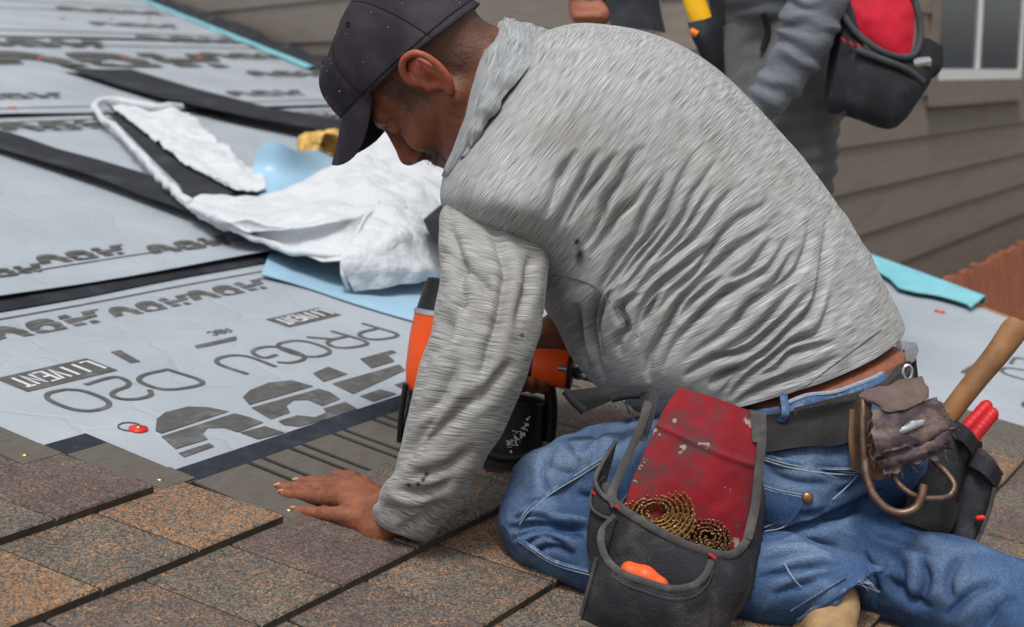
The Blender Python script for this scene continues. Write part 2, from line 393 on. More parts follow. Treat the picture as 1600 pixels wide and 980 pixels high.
M_cedar = plain('cedar_picket', (164, 100, 76), .8, .45, 14, 200, .3, rnd=True, sx=(6, 6, 1), dirt=(120, 92, 76))
M_deck = plain('roof_deck_board', (150, 118, 84), .8, .2, 8, 120, .3)
M_ground = plain('dry_grass_ground', (96, 92, 66), .95, .35, 2, 40, .5, dist=.02, dirt=(70, 80, 48))

# ------------------------------------------------------------------ ground and roof
g = 150.0
tag(obj('ground', [(-g, -g, 0), (g, -g, 0), (g, g, 0), (-g, g, 0)], [(0, 1, 2, 3)], M_ground), 'dry grass ground far below the roof', 'ground', kind='structure')
EB = np.array([-9.2, -6.1, -3.2, -.167, .306, 1.5]); EA = np.array([7.1, 5.48, 3.864, 2.557, 2.30, 1.62])
def aedge(b): return np.interp(b, EB, EA)
def roof_poly(b0, b1, a0, inset=0.0, n=9):
    bs = np.linspace(b0, b1, n); return [(a0, b0)] + [(float(aedge(b)) - inset, float(b)) for b in bs] + [(a0, b1)]
deck = MB().prism([roof(a, b, -.005) for a, b in roof_poly(-9.2, 1.5, -2.2)], -RN * .03).build('roof', M_deck, smooth=False)
tag(deck, 'low-pitched house roof being re-shingled', 'roof', kind='structure')
Mroof = Matrix([[float(RA[i]), float(RB[i]), float(RN[i])] for i in range(3)])
FLIP = np.linalg.det(np.array(Mroof)) < 0
def rplace(name, me, a, b, h, parent, rot=0.0):
    o = bpy.data.objects.new(name, me); COL.objects.link(o); o.parent = parent
    R = Mroof.to_4x4()
    if rot: R = R @ Matrix.Rotation(rot, 4, 'Z')
    o.matrix_basis = Matrix.Translation(Vector([float(v) for v in roof(a, b, h) - wloc(parent)])) @ R
    return o
# house wall below the eaves, carrying the deck
hb = MB(); cs = [roof(*q) for q in ((-1.9, 1.2), (1.6, 1.2), (6.6, -8.9), (-1.9, -8.9))]
for i in range(4):
    p, q = cs[i].copy(), cs[(i + 1) % 4].copy(); v = [p - RN * .06, q - RN * .06, np.array([q[0], q[1], 0]), np.array([p[0], p[1], 0])]; hb.add(v, [(0, 1, 2, 3)])
hh = hb.build('house_wall', M_side, smooth=False, base=np.array([0, 3, 0])); tag(hh, 'plain wall of the house carrying the roof', 'wall', kind='structure')

# ------------------------------------------------------------------ underlayment sheets with print
def quadsheet(name, b0, b1, h0, lip, label, seed):
    nb, na = 14, 60; bs = np.concatenate([np.linspace(b0, b1 - .12, nb - 7), np.linspace(b1 - .105, b1, 7)]); G = np.zeros((nb, na, 3))
    for i, b in enumerate(bs):
        a = np.linspace(-2.1, float(aedge(b)) - .05, na); t = np.clip((b - (b1 - .12)) / .12, 0, 1)
        hh = h0 + lip * t**2 * (.75 + .5 * vnoise(np.stack([a * 2.1 + seed, a * 0 + seed, a * 0], -1)))
        G[i] = roof(a, b, hh)
    o = sheet(name, G, .0012, M_under); tag(o, label, 'underlayment', 'underlayment sheets'); return o
U1 = quadsheet('underlayment_sheet', -1.25, 1.3, .0, 0, 'pale underlayment sheet with big grey print, nearest the shingles', 1)
U2 = quadsheet('underlayment_sheet', -2.72, -.985, .0045, .022, 'pale underlayment sheet with curling lower lip behind the printed one', 2)
U3 = quadsheet('underlayment_sheet', -4.4, -2.5, .009, .01, 'pale underlayment sheet under the white torn wrapper tip', 5)
U4 = quadsheet('underlayment_sheet', -9.1, -4.15, .0135, .01, 'farthest pale underlayment sheet in the top left corner', 9)
def lapline(b, h, parent, w=.006, a0=-2.0, a1=None, wob=.004):
    a = np.linspace(a0, (float(aedge(b)) - .06) if a1 is None else a1, 40); bb = b + wob * vnoise(np.stack([a * 3, a * 0 + b, a * 0], -1))
    G = np.stack([roof(a, bb - w / 2, h), roof(a, bb + w / 2, h)]); sheet('printed_line', G, .0006, M_ink, parent)
lapline(-.93, .0016, U1, .005, a1=.95); lapline(-1.13, .0062, U2, .005, a1=1.0)
for bb, pp, hh in ((-2.44, U2, .006), (-2.62, U3, .0106), (-3.97, U3, .0106), (-4.36, U4, .0151), (-5.2, U4, .0151), (-5.55, U4, .0151)): lapline(bb, hh, pp, .012 if bb > -3 else .03)
# black folded tape under the curled lip
a = np.linspace(-1.2, .93, 50); G = np.stack([roof(a, -1.02 + .01 * vnoise(np.stack([a * 4, a * 0, a * 0], -1)), .010), roof(a, -.995, .013), roof(a, -.965 + .012 * vnoise(np.stack([a * 3 + 9, a * 0, a * 0], -1)), .0035)])
tag(sheet('butyl_tape', surf([list(map(tuple, r)) for r in G], 50, 8), .002, M_blk), 'thin black tape edge under the curled underlayment lip', 'tape')
def inkpoly(polys, h, parent, name='printed_logo', mat=None):
    mb = MB()
    for q in polys: mb.prism([roof(a, b, h) for a, b in q], RN * .0008)
    o = mb.build(name, mat or M_ink, parent, smooth=False)
    bm = bmesh.new(); bm.from_mesh(o.data); bmesh.ops.recalc_face_normals(bm, faces=bm.faces); bm.to_mesh(o.data); bm.free(); return o
LOGO = [[(210,480),(215,420),(260,385),(380,355),(480,358),(590,380),(240,495)],
 [(240,510),(620,390),(700,410),(770,437),(640,488),(570,465),(480,465),(455,495),(480,525),(315,575)],
 [(650,490),(780,457),(880,490),(745,525)], [(330,597),(490,545),(515,562),(360,618)],
 [(665,305),(700,270),(800,230),(920,218),(1030,248),(700,345)],
 [(710,360),(1060,262),(1120,280),(1170,315),(1080,350),(1000,318),(930,320),(890,350),(910,385),(810,420)],
 [(850,430),(950,400),(1040,410),(1100,385),(1085,365),(1200,330),(1260,367),(1100,420),(960,458),(880,450)],
 [(1030,180),(1110,147),(1210,185),(1085,225)], [(1130,235),(1480,135),(1510,165),(1240,288)],
 [(1275,105),(1440,60),(1465,72),(1420,85),(1455,118),(1335,155)], [(1275,300),(1380,265),(1465,288),(1345,328)], [(1455,240),(1520,222),(1600,250),(1530,280)]]
LOGO = [[tuple(float(v) for v in px2ab(180 + x * .3, 530 + y * .3)) for x, y in q] for q in LOGO]
inkpoly(LOGO, .0006, U1)
LC = np.concatenate([np.array(q) for q in LOGO]); Lc = (LC.max(0) + LC.min(0)) / 2; LW = LC[:, 0].max() - LC[:, 0].min()
def logo(x, y, w, h, parent, rot=0, gap=1.0):
    a0, b0 = px2ab(x, y); s = w / LW; inkpoly([[(a0 + (a - Lc[0]) * s, b0 + (b - Lc[1]) * s * gap) for a, b in q] for q in LOGO], h, parent, 'printed_logo')
# stroke lettering: wide rounded capitals, printed turned half round as seen from the camera
GL = {'P': [[(0, 0), (0, 1), (.75, 1), (1, .85), (1, .6), (.75, .45), (0, .45)]], 'R': [[(0, 0), (0, 1), (.75, 1), (1, .85), (1, .6), (.75, .45), (0, .45)], [(.5, .45), (1, 0)]],
 'O': [[(.25, 0), (0, .2), (0, .8), (.25, 1), (.75, 1), (1, .8), (1, .2), (.75, 0), (.25, 0)]], 'G': [[(1, .82), (.75, 1), (.25, 1), (0, .8), (0, .2), (.25, 0), (.75, 0), (1, .2), (1, .48), (.55, .48)]],
 'U': [[(0, 1), (0, .2), (.25, 0), (.75, 0), (1, .2), (1, 1)]], 'A': [[(0, 0), (0, .8), (.25, 1), (.75, 1), (1, .8), (1, 0)], [(0, .42), (1, .42)]],
 'D': [[(0, 0), (0, 1), (.7, 1), (1, .8), (1, .2), (.7, 0), (0, 0)]], '2': [[(0, .8), (.25, 1), (.75, 1), (1, .85), (1, .65), (.75, .52), (.25, .45), (0, .28), (0, 0), (1, 0)]],
 '0': [[(.25, 0), (0, .2), (0, .8), (.25, 1), (.75, 1), (1, .8), (1, .2), (.75, 0), (.25, 0)]],
 'V': [[(0, 1), (.5, 0), (1, 1)]], 'E': [[(1, 0), (0, 0), (0, 1), (1, 1)], [(0, .5), (.8, .5)]], 'N': [[(0, 0), (0, 1), (1, 0), (1, 1)]], 'T': [[(.5, 0), (.5, 1)], [(0, 1), (1, 1)]],
 'I': [[(.5, 0), (.5, 1)]], 'L': [[(0, 1), (0, 0), (1, 0)]], 'B': [[(0, 0), (0, 1), (.75, 1), (1, .8), (.75, .52), (0, .52)], [(.75, .52), (1, .25), (.75, 0), (0, 0)]], 'C': [[(1, .8), (.75, 1), (.25, 1), (0, .8), (0, .2), (.25, 0), (.75, 0), (1, .2)]]}
def letters(txt, x, y, w, hgt, gapw, stroke, h, parent, mat=None, name='printed_lettering'):
    """x, y: photo point where the first letter's foot starts; the line runs towards -A, letters' tops point down the slope"""
    a0, b0 = px2ab(x, y) if x is not None else _ORG; mb = MB()
    for k, ch in enumerate(txt):
        for pl in GL.get(ch, []):
            q = np.array([(a0 - (k * (w + gapw) + u * w), b0 + v * hgt) for u, v in pl])
            if mat is None and len(q) > 3: q = crom(q, 40)
            cl = np.allclose(q[0], q[-1])
            t = np.gradient(q, axis=0) if not cl else np.roll(q[:-1], -1, 0) - np.roll(q[:-1], 1, 0)
            if cl: t = np.concatenate([t, t[:1]])
            t /= np.linalg.norm(t, axis=1)[:, None] + 1e-9; nn = np.stack([-t[:, 1], t[:, 0]], 1) * stroke / 2
            for i in range(len(q) - 1):
                mb.prism([roof(*(q[i] + nn[i]), h), roof(*(q[i] - nn[i]), h), roof(*(q[i + 1] - nn[i + 1]), h), roof(*(q[i + 1] + nn[i + 1]), h)], RN * .0008)
    o = mb.build(name, mat or M_ink, parent, smooth=False)
    bm = bmesh.new(); bm.from_mesh(o.data); bmesh.ops.recalc_face_normals(bm, faces=bm.faces); bm.to_mesh(o.data); bm.free()
letters('PRO', 566, 506, .070, .082, .022, .0085, .0006, U1); letters('GU', 428, 540, .068, .080, .02, .0085, .0006, U1); letters('D', 262, 578, .075, .075, .02, .0085, .0006, U1); letters('20', 182, 590, .062, .088, .022, .0085, .0006, U1)
def boxtext(txt, c, parent):
    q = np.array([px2ab(*p) for p in c]); a1, b1 = q[:, 0].max(), q[:, 1].min(); W_, H_ = np.ptp(q[:, 0]), np.ptp(q[:, 1]); inkpoly([[(a1, b1), (a1 - W_, b1), (a1 - W_, b1 + H_), (a1, b1 + H_)]], .0006, parent, 'printed_box')
    n = len(txt); w = W_ * .88 / (n + (n - 1) * .45); global _ORG; _ORG = (a1 - W_ * .06, b1 + H_ * .2); letters(txt, None, None, w, H_ * .6, w * .45, .0048, .0018, parent, M_inkw); _ORG = None
def ptext(pts, h, parent, mat=None, name='printed_box'): inkpoly([[tuple(float(v) for v in px2ab(*p)) for p in pts]], h, parent, name, mat)
boxtext('LIIVENT', [(1, 591), (135, 561), (170, 580), (43, 613)], U1)
boxtext('LIIVENT', [(424, 498), (498, 482), (521, 496), (452, 512)], U1)
ptext([(304, 541), (345, 532), (369, 526), (370, 532), (325, 542), (308, 545)], .0006, U1); ptext([(173, 551), (188, 548), (219, 566), (204, 568)], .0006, U1)
letters('ABC', 352, 514, .012, .018, .006, .003, .0006, U1)
for x, y, w in ((78, 508, .26), (240, 478, .22), (360, 453, .24)): logo(x, y, w, .0006, U1, gap=1.0)
for x, y, w in ((132, 402, .25), (300, 386, .27), (10, 430, .2)): logo(x, y, w, .0062, U2)
for x, y, w in ((100, 200, .5), (420, 150, .5), (30, 155, .42), (500, 185, .42)): logo(x, y, w, .0106, U3)
for x, y, w in ((190, 98, 1.5), (60, 72, .9), (180, 22, .9), (300, 66, .8), (390, 92, .7), (455, 120, .6), (215, 44, .7)): logo(x, y, w, .0151, U4)
letters('20', 1590, 560, .075, .10, .03, .008, .0006, U1); letters('GU', 1625, 610, .075, .1, .03, .008, .0006, U1); ptext([(1500, 582), (1556, 548), (1566, 552), (1512, 586)], .0006, U1); ptext([(1562, 676), (1585, 664), (1600, 678), (1596, 690), (1572, 688)], .0006, U1)
# print debris flecks and the red cap nails
def disc(r, h, n=14, dome=.0): 
    v = [(r * math.cos(2 * math.pi * k / n), r * math.sin(2 * math.pi * k / n), z) for z in (0, h) for k in range(n)] + [(0, 0, h + dome)]
    return mesh('disc', v, [(k, (k + 1) % n, n + (k + 1) % n, n + k) for k in range(n)] + [(n + k, n + (k + 1) % n, 2 * n) for k in range(n)])
cap_me = disc(.0135, .0018, dome=.0008); cap_me.materials.append(M_red); pin_me = disc(.0042, .0016, 10, .0008); pin_me.materials.append(M_brass)
for x, y, pr, h in ((216, 672, U1, .0012), (97, 34, U4, .016), (174, 35, U4, .016), (232, 34, U4, .016), (192, 96, U4, .016), (62, 98, U4, .016), (312, 97, U4, .016), (18, 174, U3, .011), (458, 170, U3, .011), (1468, 488, U1, .0012)):
    a, b = map(float, px2ab(x, y)); c = rplace('cap_nail', cap_me, a, b, h, pr)
    k = bpy.data.objects.new('nail_head', pin_me); COL.objects.link(k); k.parent = c; k.location = (0, 0, .0024)
# registration ring beside the logo
a, b = map(float, px2ab(203, 668)); q = np.array([roof(a + .016 * math.cos(t), b + .016 * math.sin(t), .0012) for t in np.linspace(0, 2 * math.pi, 25)]); v, f = tube_vf(q, .0011, 4); obj('printed_ring', v, f, M_ink, U1)

# ------------------------------------------------------------------ shingles
def tab_mesh(w, L=.20):
    y0, y1 = -L, 0.0; c = .0022; xs = [.0018, .0018 + c, w - .0018 - c, w - .0018]
    pr = [(y0, -.001, .002), (y1 - .012, .0052, .0150), (y1 - c, .0008, .0160), (y1, .0008, .0138)]; v = []; f = []
    for (y, zl, zt) in pr:
        v += [(xs[0], y, zl), (xs[3], y, zl), (xs[0], y, zt - c), (xs[1], y, zt), (xs[2], y, zt), (xs[3], y, zt - c)]
    for r in range(3):
        A_, B_ = r * 6, r * 6 + 6
        f += [(A_ + 2, B_ + 2, B_ + 3, A_ + 3), (A_ + 3, B_ + 3, B_ + 4, A_ + 4), (A_ + 4, B_ + 4, B_ + 5, A_ + 5), (A_, B_, B_ + 2, A_ + 2), (A_ + 5, B_ + 5, B_ + 1, A_ + 1), (A_ + 1, B_ + 1, B_, A_)]
    f += [(18, 19, 23, 22, 21, 20), (0, 2, 3, 4, 5, 1)]
    me = mesh('shingle', v, f, smooth=False); me.materials.append(M_gran); me.materials.append(M_core)
    bm = bmesh.new(); bm.from_mesh(me); bmesh.ops.recalc_face_normals(bm, faces=bm.faces)
    bm.to_mesh(me); bm.free()
    for p in me.polygons:
        if p.normal.z < .5: p.material_index = 1
    return me
def under_mesh(w):
    b_ = MB().box((w / 2, -.1, .0028), (w / 2 - .0008, 0, 0), (0, .1055, 0), (0, 0, .0026)); me = mesh('shingle_underlayer', b_.v, b_.f, smooth=False); me.materials.append(M_core); return me
TABS = {w: (tab_mesh(w), under_mesh(w)) for w in (.125, .135, .142, .148, .155)}
EXPO = .1615; JO = [(-.304, None), (-.2405, None), (-.184, None), (.006, None)]
look = [(0, 0), (.75, 0), (.35, 0), (.0, 1), (.3, .1), (.55, 0), (.08, 0), (.9, 0), (.2, .7)]
fixed = {(0, -1): (.03, .0), (0, -2): (.05, 1), (1, -2): (.9, 0), (1, -1): (.35, .0), (1, 0): (.82, 0), (2, -1): (.02, 1), (2, 0): (.42, 0), (2, 1): (.04, .15), (2, 2): (.55, .1), (3, -1): (.38, .1), (3, 0): (.78, 0), (3, 1): (.2, .1), (3, -2): (.12, .8)}
ks = list(TABS)
for c in range(0, 9):
    bb = -.245 + EXPO * c; j0 = [-.304, -.2415, -.045, .006, -.06, .03, -.02, .05, .0][c]; amax = [-.14, -.088, 1.0, 1.12, 1.15, 1.15, 1.15, 1.15, 1.15][c]
    r = random.Random(c + 3)
    def put(a, w, i):
        t = fixed.get((c, i)) or look[r.randrange(len(look))]
        o = rplace('shingle', TABS[w][0], a, bb + r.uniform(-.0015, .0015), .0045 + r.uniform(0, .001), deck); o['orange'] = float(t[0]) * .66 - .08; o['maroon'] = float(t[1])
        u = rplace('shingle_underlayer', TABS[w][1], a, bb + .001, .0, deck)
    fw = {0: {0: .155}, 1: {-1: .142, 0: .148}, 2: {-1: .142, 0: .135, 1: .142}, 3: {-1: .148, 0: .142}}.get(c, {})
    a = j0; i = 0
    while a < amax - .05:
        w = fw.get(i) or r.choice(ks); put(a, w, i); a += w; i += 1
    a = j0; i = -1
    while a > -.95:
        w = fw.get(i) or r.choice(ks); a -= w; put(a, w, i); i -= 1
nail_me = disc(.0048, .0012, 12, .0006); nail_me.materials.append(M_brass)
def plate(a0, a1, b0, b1, h, th, mat, name='shingle_headlap'):
    w, l = a1 - a0, b1 - b0; bx = MB().box((w / 2, l / 2, th / 2), (w / 2, 0, 0), (0, l / 2, 0), (0, 0, th / 2)); me = mesh(name, bx.v, bx.f, smooth=False); me.materials.append(mat)
    return rplace(name, me, a0, b0, h, deck)
def headlap(a0, a1, bt, bbot, cuts, nails):
    plate(a0, a1, bt - .045, bt + .003, .0022, .0022, M_tar, 'asphalt_strip'); plate(a0, a1, bt - .005, bbot + .01, .0015, .0022, M_slot, 'headlap_base')
    for x0, x1 in cuts: plate(x0, x1, bt + .002, bbot - .002, .0040, .0028, M_lap)
    for x0, x1, y0, y1 in nails:
        plate(x0, x1, y0, y1, .0068, .003, M_lap, 'headlap_tab'); rplace('brass_nail', nail_me, (x0 + x1) / 2 - .01, (y0 + y1) / 2 + .0, .0098, deck)
grv = [-.086, .022, .050, .108, .133, .203, .228, .30, .326, .41, .436, .50, .58, .61, .70, .73, .82, .85, .95]
headlap(-.088, .96, -.245, -.078, [(grv[i] + .0052, grv[i + 1] - .0052) for i in range(len(grv) - 1)], [(-.079, -.022, -.125, -.082)])
headlap(-.160, -.070, -.408, -.242, [(-.143, -.074)], [(-.135, -.076, -.292, -.246)])
headlap(-.330, -.142, -.57, -.404, [(-.33, -.146)], [(-.212, -.150, -.452, -.408)])
# shingle strips reaching up the right-hand side
headlap(1.0, 1.28, .05, .24, [(1.0, 1.1), (1.107, 1.27)], []); 
for c in range(3, 8): headlap(1.14, 1.30, -.245 + EXPO * (c - 1), -.245 + EXPO * c, [(1.142, 1.29)], [])
# chalk scuffs and staple legs between the shingles

# ------------------------------------------------------------------ strips and film on the roof
def roofstrip(name, pts, width, mat, label, cat, h=.012, curl=0, th=.003, seed=0, parent=None):
    """ribbon along photo points lying on the roof; width in metres"""
    q = np.array([[*map(float, px2ab(x, y)), hh] for x, y, hh in pts]); c = crom(q, 60); t = np.gradient(c[:, :2], axis=0); t /= np.linalg.norm(t, axis=1)[:, None]; n = np.stack([-t[:, 1], t[:, 0]], 1)
    rows = []
    for u in np.linspace(-1, 1, 11):
        ab = c[:, :2] + n * u * width / 2; rows.append(roof(ab[:, 0], ab[:, 1], c[:, 2] + h + curl * (u * u) + .004 * vnoise(np.stack([ab[:, 0] * 6, ab[:, 1] * 6, ab[:, 0] * 0 + seed], -1))))
    o = sheet(name, np.stack(rows, 0), th, mat); tag(o, label, cat); return o
roofstrip('membrane_strip', [(150, 118, .01), (250, 150, .012), (370, 186, .02), (470, 208, .03), (560, 226, .03)], .30, M_blk, 'black membrane strip running behind the white wrapper towards the cap', 'membrane', .016, .004)
roofstrip('membrane_strip', [(-60, 216, .008), (40, 245, .008), (150, 281, .012), (250, 316, .012), (340, 350, .01), (420, 378, .008)], .155, M_blk, 'black membrane strip crossing the left edge below the white wrapper', 'membrane', .014, .006)
# blue film lying flat and curling
fl = surf([[tuple(lift(x, y, h)) for x, y, h in r] for r in (((408, 428, .012), (470, 446, .006), (560, 476, .005), (660, 505, .005), (760, 530, .005)), ((420, 398, .014), (490, 415, .008), (580, 440, .007), (680, 465, .006), (780, 490, .005)), ((430, 365, .014), (500, 380, .008), (600, 400, .007), (700, 425, .006), (800, 440, .005)))], 40, 14)
tag(sheet('release_film', fl, .0012, M_blue), 'flat pale blue film under the folded white wrapper', 'film')
fl = surf([[tuple(lift(x, y, h)) for x, y, h in r] for r in (((392, 300, .01), (430, 312, .02), (500, 300, .02), (580, 262, .02)), ((396, 262, .05), (425, 268, .05), (470, 268, .05), (530, 246, .03)), ((402, 232, .10), (424, 218, .13), (452, 232, .11), (500, 232, .04)))], 24, 18)
tag(sheet('release_film', fl, .0015, M_blue), 'pale blue film curling upright behind the white wrapper', 'film')
fo = Field(lift(470, 250, -.02) - .2, lift(520, 205, .1) + .2, .006)
for k in range(9):
    x, y = 482 + 6 * k + random.uniform(-6, 6), 232 - random.uniform(0, 14) ; c = lift(x, y, .05 + random.uniform(-.012, .02)); fo.cone(c, c + rng.normal(0, .015, 3), .034, .026, .01)
V, Fq = fo.skin(); V = V + vnorm(V, Fq) * (fbm(V, 40) * .012)[:, None]
tag(obj('foam_chunk', V, Fq, M_foam), 'crumpled ochre lump beside the cap brim', 'foam scrap')
# white torn wrapper
WR = thing('wrapper', lift(480, 350, 0), 'torn crumpled white plastic wrapper lying open on the roof', 'wrapper')
def crump(g, a=.007, s=14):
    w = g + .03 * np.stack([vnoise(g + k, s) for k in (1, 4, 8)], -1); q = g.reshape(-1, 3); sd_ = q[rng.integers(0, len(q), 90)]; f1 = np.full(len(q), 9.0)
    for c in sd_: f1 = np.minimum(f1, np.linalg.norm(q - c, axis=1))
    return f1.reshape(g.shape[:2]) * a * 26 + fbm(g, s * .6, 2) * a * 1.5 - np.abs(vnoise(w, s * 1.1)) * a * 1.2
def wsheet(name, rows, nu, nv, amp=.007, s=14, th=.0015):
    g = surf([[tuple(lift(*q)) for q in r] for r in rows], nu, nv); return sheet(name, g, th, M_white, WR, disp=crump(g, amp, s))
wsheet('main_panel', (((306, 306, .05), (420, 288, .07), (500, 256, .12), (600, 208, .12), (690, 190, .09), (750, 185, .03)), ((302, 316, .05), (420, 322, .09), (520, 302, .13), (620, 270, .13), (700, 250, .10), (760, 240, .04)),
    ((298, 323, .05), (390, 350, .08), (490, 352, .11), (600, 330, .13), (690, 312, .10), (760, 305, .05)), ((296, 326, .035), (370, 362, .05), (460, 388, .06), (540, 400, .075), (640, 390, .08), (760, 372, .04))), 170, 110, .010, 9)
wsheet('folded_panel', (((592, 312, .16), (640, 322, .15), (680, 330, .12), (750, 335, .06)), ((560, 372, .11), (620, 370, .12), (680, 372, .10), (750, 375, .06)), ((532, 405, .075), (600, 415, .07), (680, 420, .06), (750, 422, .04)), ((553, 455, .012), (620, 446, .03), (690, 438, .03), (750, 442, .02))), 110, 90, .008, 10)
wsheet('torn_panel', (((165, 150, .03), (215, 163, .04), (262, 165, .05), (290, 172, .05)), ((178, 168, .03), (240, 190, .045), (300, 205, .05), (335, 212, .05)), ((235, 212, .03), (300, 240, .04), (345, 245, .05), (385, 252, .05)), ((300, 262, .03), (340, 276, .035), (380, 275, .04), (408, 268, .05)), ((352, 290, .02), (375, 298, .03), (400, 296, .03), (415, 290, .04))), 100, 110, .009, 12)
mb = MB()
def roll(pts, r, seed):
    q = crom(np.array([[*lift(x, y, h), rr] for (x, y, h), rr in zip(pts, r)]), 70); q[:, :3] += .006 * np.stack([vnoise(q[:, :3] + k, 22) for k in (0, 5, 9)], 1)
    v, f = tube_vf(q[:, :3], q[:, 3] * (1 + .35 * vnoise(q[:, :3], 45)), 10); mb.add(v, f)
roll([(300, 322, .045), (270, 296, .04), (225, 248, .04), (185, 205, .04), (148, 172, .035), (158, 158, .04), (190, 158, .045), (240, 166, .05), (285, 166, .05)], [.012, .012, .011, .010, .011, .012, .013, .012, .008], 1)
roll([(292, 318, .03), (330, 343, .04), (400, 372, .05), (470, 394, .055), (545, 402, .07)], [.010, .010, .008, .006, .006], 2)
roll([(545, 452, .012), (535, 425, .05), (540, 402, .07), (560, 365, .11), (592, 312, .16)], [.004, .006, .006, .005, .003], 3)
mb.build('rolled_edge', M_white, WR)
pk = surf([[tuple(lift(*q)) for q in r] for r in (((166, 172, .012), (200, 190, .015), (240, 215, .018)), ((255, 262, .012), (290, 275, .016), (330, 282, .02)), ((300, 305, .01), (340, 306, .014), (385, 298, .018)))], 20, 30)
tag(sheet('membrane_offcut', pk, .002, M_blk), 'dark membrane offcut showing inside the torn wrapper', 'membrane')
pk = surf([[tuple(lift(*q)) for q in r] for r in (((662, 342, .145), (700, 312, .14), (735, 295, .13)), ((672, 362, .14), (705, 350, .135), (738, 330, .12)), ((688, 384, .125), (715, 380, .12), (742, 370, .11)))], 14, 14)
tag(sheet('membrane_offcut', pk, .004, M_blk), 'dark folded scrap on the white wrapper beside the grey sleeve', 'membrane')
# teal film along the roof edge
def edge_film(bs, w, label, h=.02):
    b = np.linspace(*bs, 90); e = aedge(b); G = np.stack([roof(e - w * (1 + .3 * vnoise(np.stack([b * 7, b * 0, b * 0], -1)) + .12 * vnoise(np.stack([b * 40, b * 0 + 3, b * 0], -1))), b, h - .004), roof(e - w * .5, b, h), roof(e + .005, b, h + .002), roof(e + .012, b, h - .022)])
    tag(sheet('edge_film', surf([list(map(tuple, r)) for r in G], 60, 12), .002, M_teal), label, 'film')
edge_film((-.62, .19), .17, 'teal film over the roof edge at the right below the house wall'); edge_film((-8.5, -3.35), .05, 'thin teal film along the far roof edge at top left')
b = np.linspace(-9, -.9, 50); e = aedge(b) + .06; G = np.stack([roof(e - .05, b, .02), roof(e, b, .024 + .01 * vnoise(np.stack([b * 6, b * 0, b * 0], -1))), roof(e + .05, b, .06 + .02 * vnoise(np.stack([b * 9, b * 0 + 4, b * 0], -1)))])
tag(sheet('flashing', G, .003, M_blk), 'black flashing strip where the far roof edge meets the house', 'flashing')

# ------------------------------------------------------------------ neighbouring house with lap siding
HS = thing('house', (3.2, 8.5, 0), 'taupe lap-sided house with a white window behind the roof', 'house')
def siding(p0, p1, z0, z1, ref, ex, name='siding_board', split=()):
    p0, p1 = np.array(p0, float), np.array(p1, float); t = p1 - p0; L = np.linalg.norm(t); t /= L; n = np.array([t[1], -t[0]])
    if n @ (-p0) < 0: n = -n
    T, Nn = np.array([t[0], t[1], 0]), np.array([n[0], n[1], 0]); k0 = int(math.floor((z0 - ref) / ex)); k1 = int(math.ceil((z1 - ref) / ex))
    P0 = np.array([p0[0], p0[1], 0])
    MB().box(P0 + T * L / 2 + np.array([0, 0, (z0 + z1) / 2]) - Nn * .06, T * L / 2, Nn * .05, np.array([0, 0, (z1 - z0) / 2])).build('wall', M_side, HS, smooth=False)
    for k in range(k0, k1):
        zb = ref + k * ex; cuts = [0] + sorted(s for s in split if random.Random(k * 7 + int(s * 10)).random() < .4) + [L]
        for s0, s1 in zip(cuts[:-1], cuts[1:]):
            pr = [(0, 0, zb - .008), (0, .016, zb - .008), (0, .016, zb - .003), (0, .006, zb + ex), (0, -.004, zb + ex)]; v = [P0 + T * (s + e_) + Nn * y + np.array([0, 0, z]) for s, e_ in ((s0, .0015), (s1, -.0015)) for _, y, z in pr]
            f = [(0, 1, 2, 3, 4), (9, 8, 7, 6, 5)] + [(i, (i + 1) % 5, 5 + (i + 1) % 5, 5 + i) for i in range(5)]; o = obj(name, v, f, M_side, HS, smooth=False)
            bm = bmesh.new(); bm.from_mesh(o.data); bmesh.ops.recalc_face_normals(bm, faces=bm.faces); bm.to_mesh(o.data); bm.free()
# wing along the far roof edge
e0, e1 = roof(float(aedge(-9.1)) + .13, -9.1), roof(float(aedge(-1.15)) + .13, -1.15)
zr = float(at(450, 62, float(dpl(480, 108)) + .3)[2]); siding(e0[:2], e1[:2], 0, 5.9, zr, .205, split=(2.3, 5.1))
# wing at right, receding
Q = at(1600, 236, 8.1); dA = np.array([RA[0], RA[1]]); dA /= np.linalg.norm(dA); s0 = Q[:2] - dA * 3.95; s1 = Q[:2] + dA * 4.2
siding(s0, s1, 0, 5.9, float(Q[2]), .1765, split=(3.1, 5.0)); siding(e1[:2] + np.array([.0, .05]), s0 + np.array([-.02, .0]), 0, 5.9, float(Q[2]), .1765)
nW = np.array([dA[1], -dA[0]]); nW = nW if nW @ (-s0) > 0 else -nW; TW = np.array([dA[0], dA[1], 0]); NW = np.array([nW[0], nW[1], 0]); UP = np.array([0, 0, 1.])
def onW(x, y, off=0.0):                                            # point of the right wing's face seen at photo (x, y)
    o = np.array([0, 0, CAMZ]); r = at(x, y, 1) - o; q0 = np.array([Q[0], Q[1], 0]) + NW * off; return o + r * (((q0 - o) @ NW) / (r @ NW))
WN = bpy.data.objects.new('window', None); COL.objects.link(WN); WN.parent = HS
wl, wr_ = onW(1450, 143), onW(1588, 136); ul = float((wl - Q) @ TW); ur = float((wr_ - Q) @ TW); zs = float(onW(1500, 118)[2]); zt = zs + 1.25
WN.location = Vector([float(v) for v in (np.array([Q[0], Q[1], zs]) - wloc(HS))])
def wbox(name, u0, u1, z0, z1, y0, y1, mat): MB().box(np.array([Q[0], Q[1], 0]) + TW * (u0 + u1) / 2 + UP * (z0 + z1) / 2 + NW * (y0 + y1) / 2, TW * (u1 - u0) / 2, UP * (z1 - z0) / 2, NW * (y1 - y0) / 2).build(name, mat, WN, smooth=False)
um = float((onW(1522, 60) - Q) @ TW)
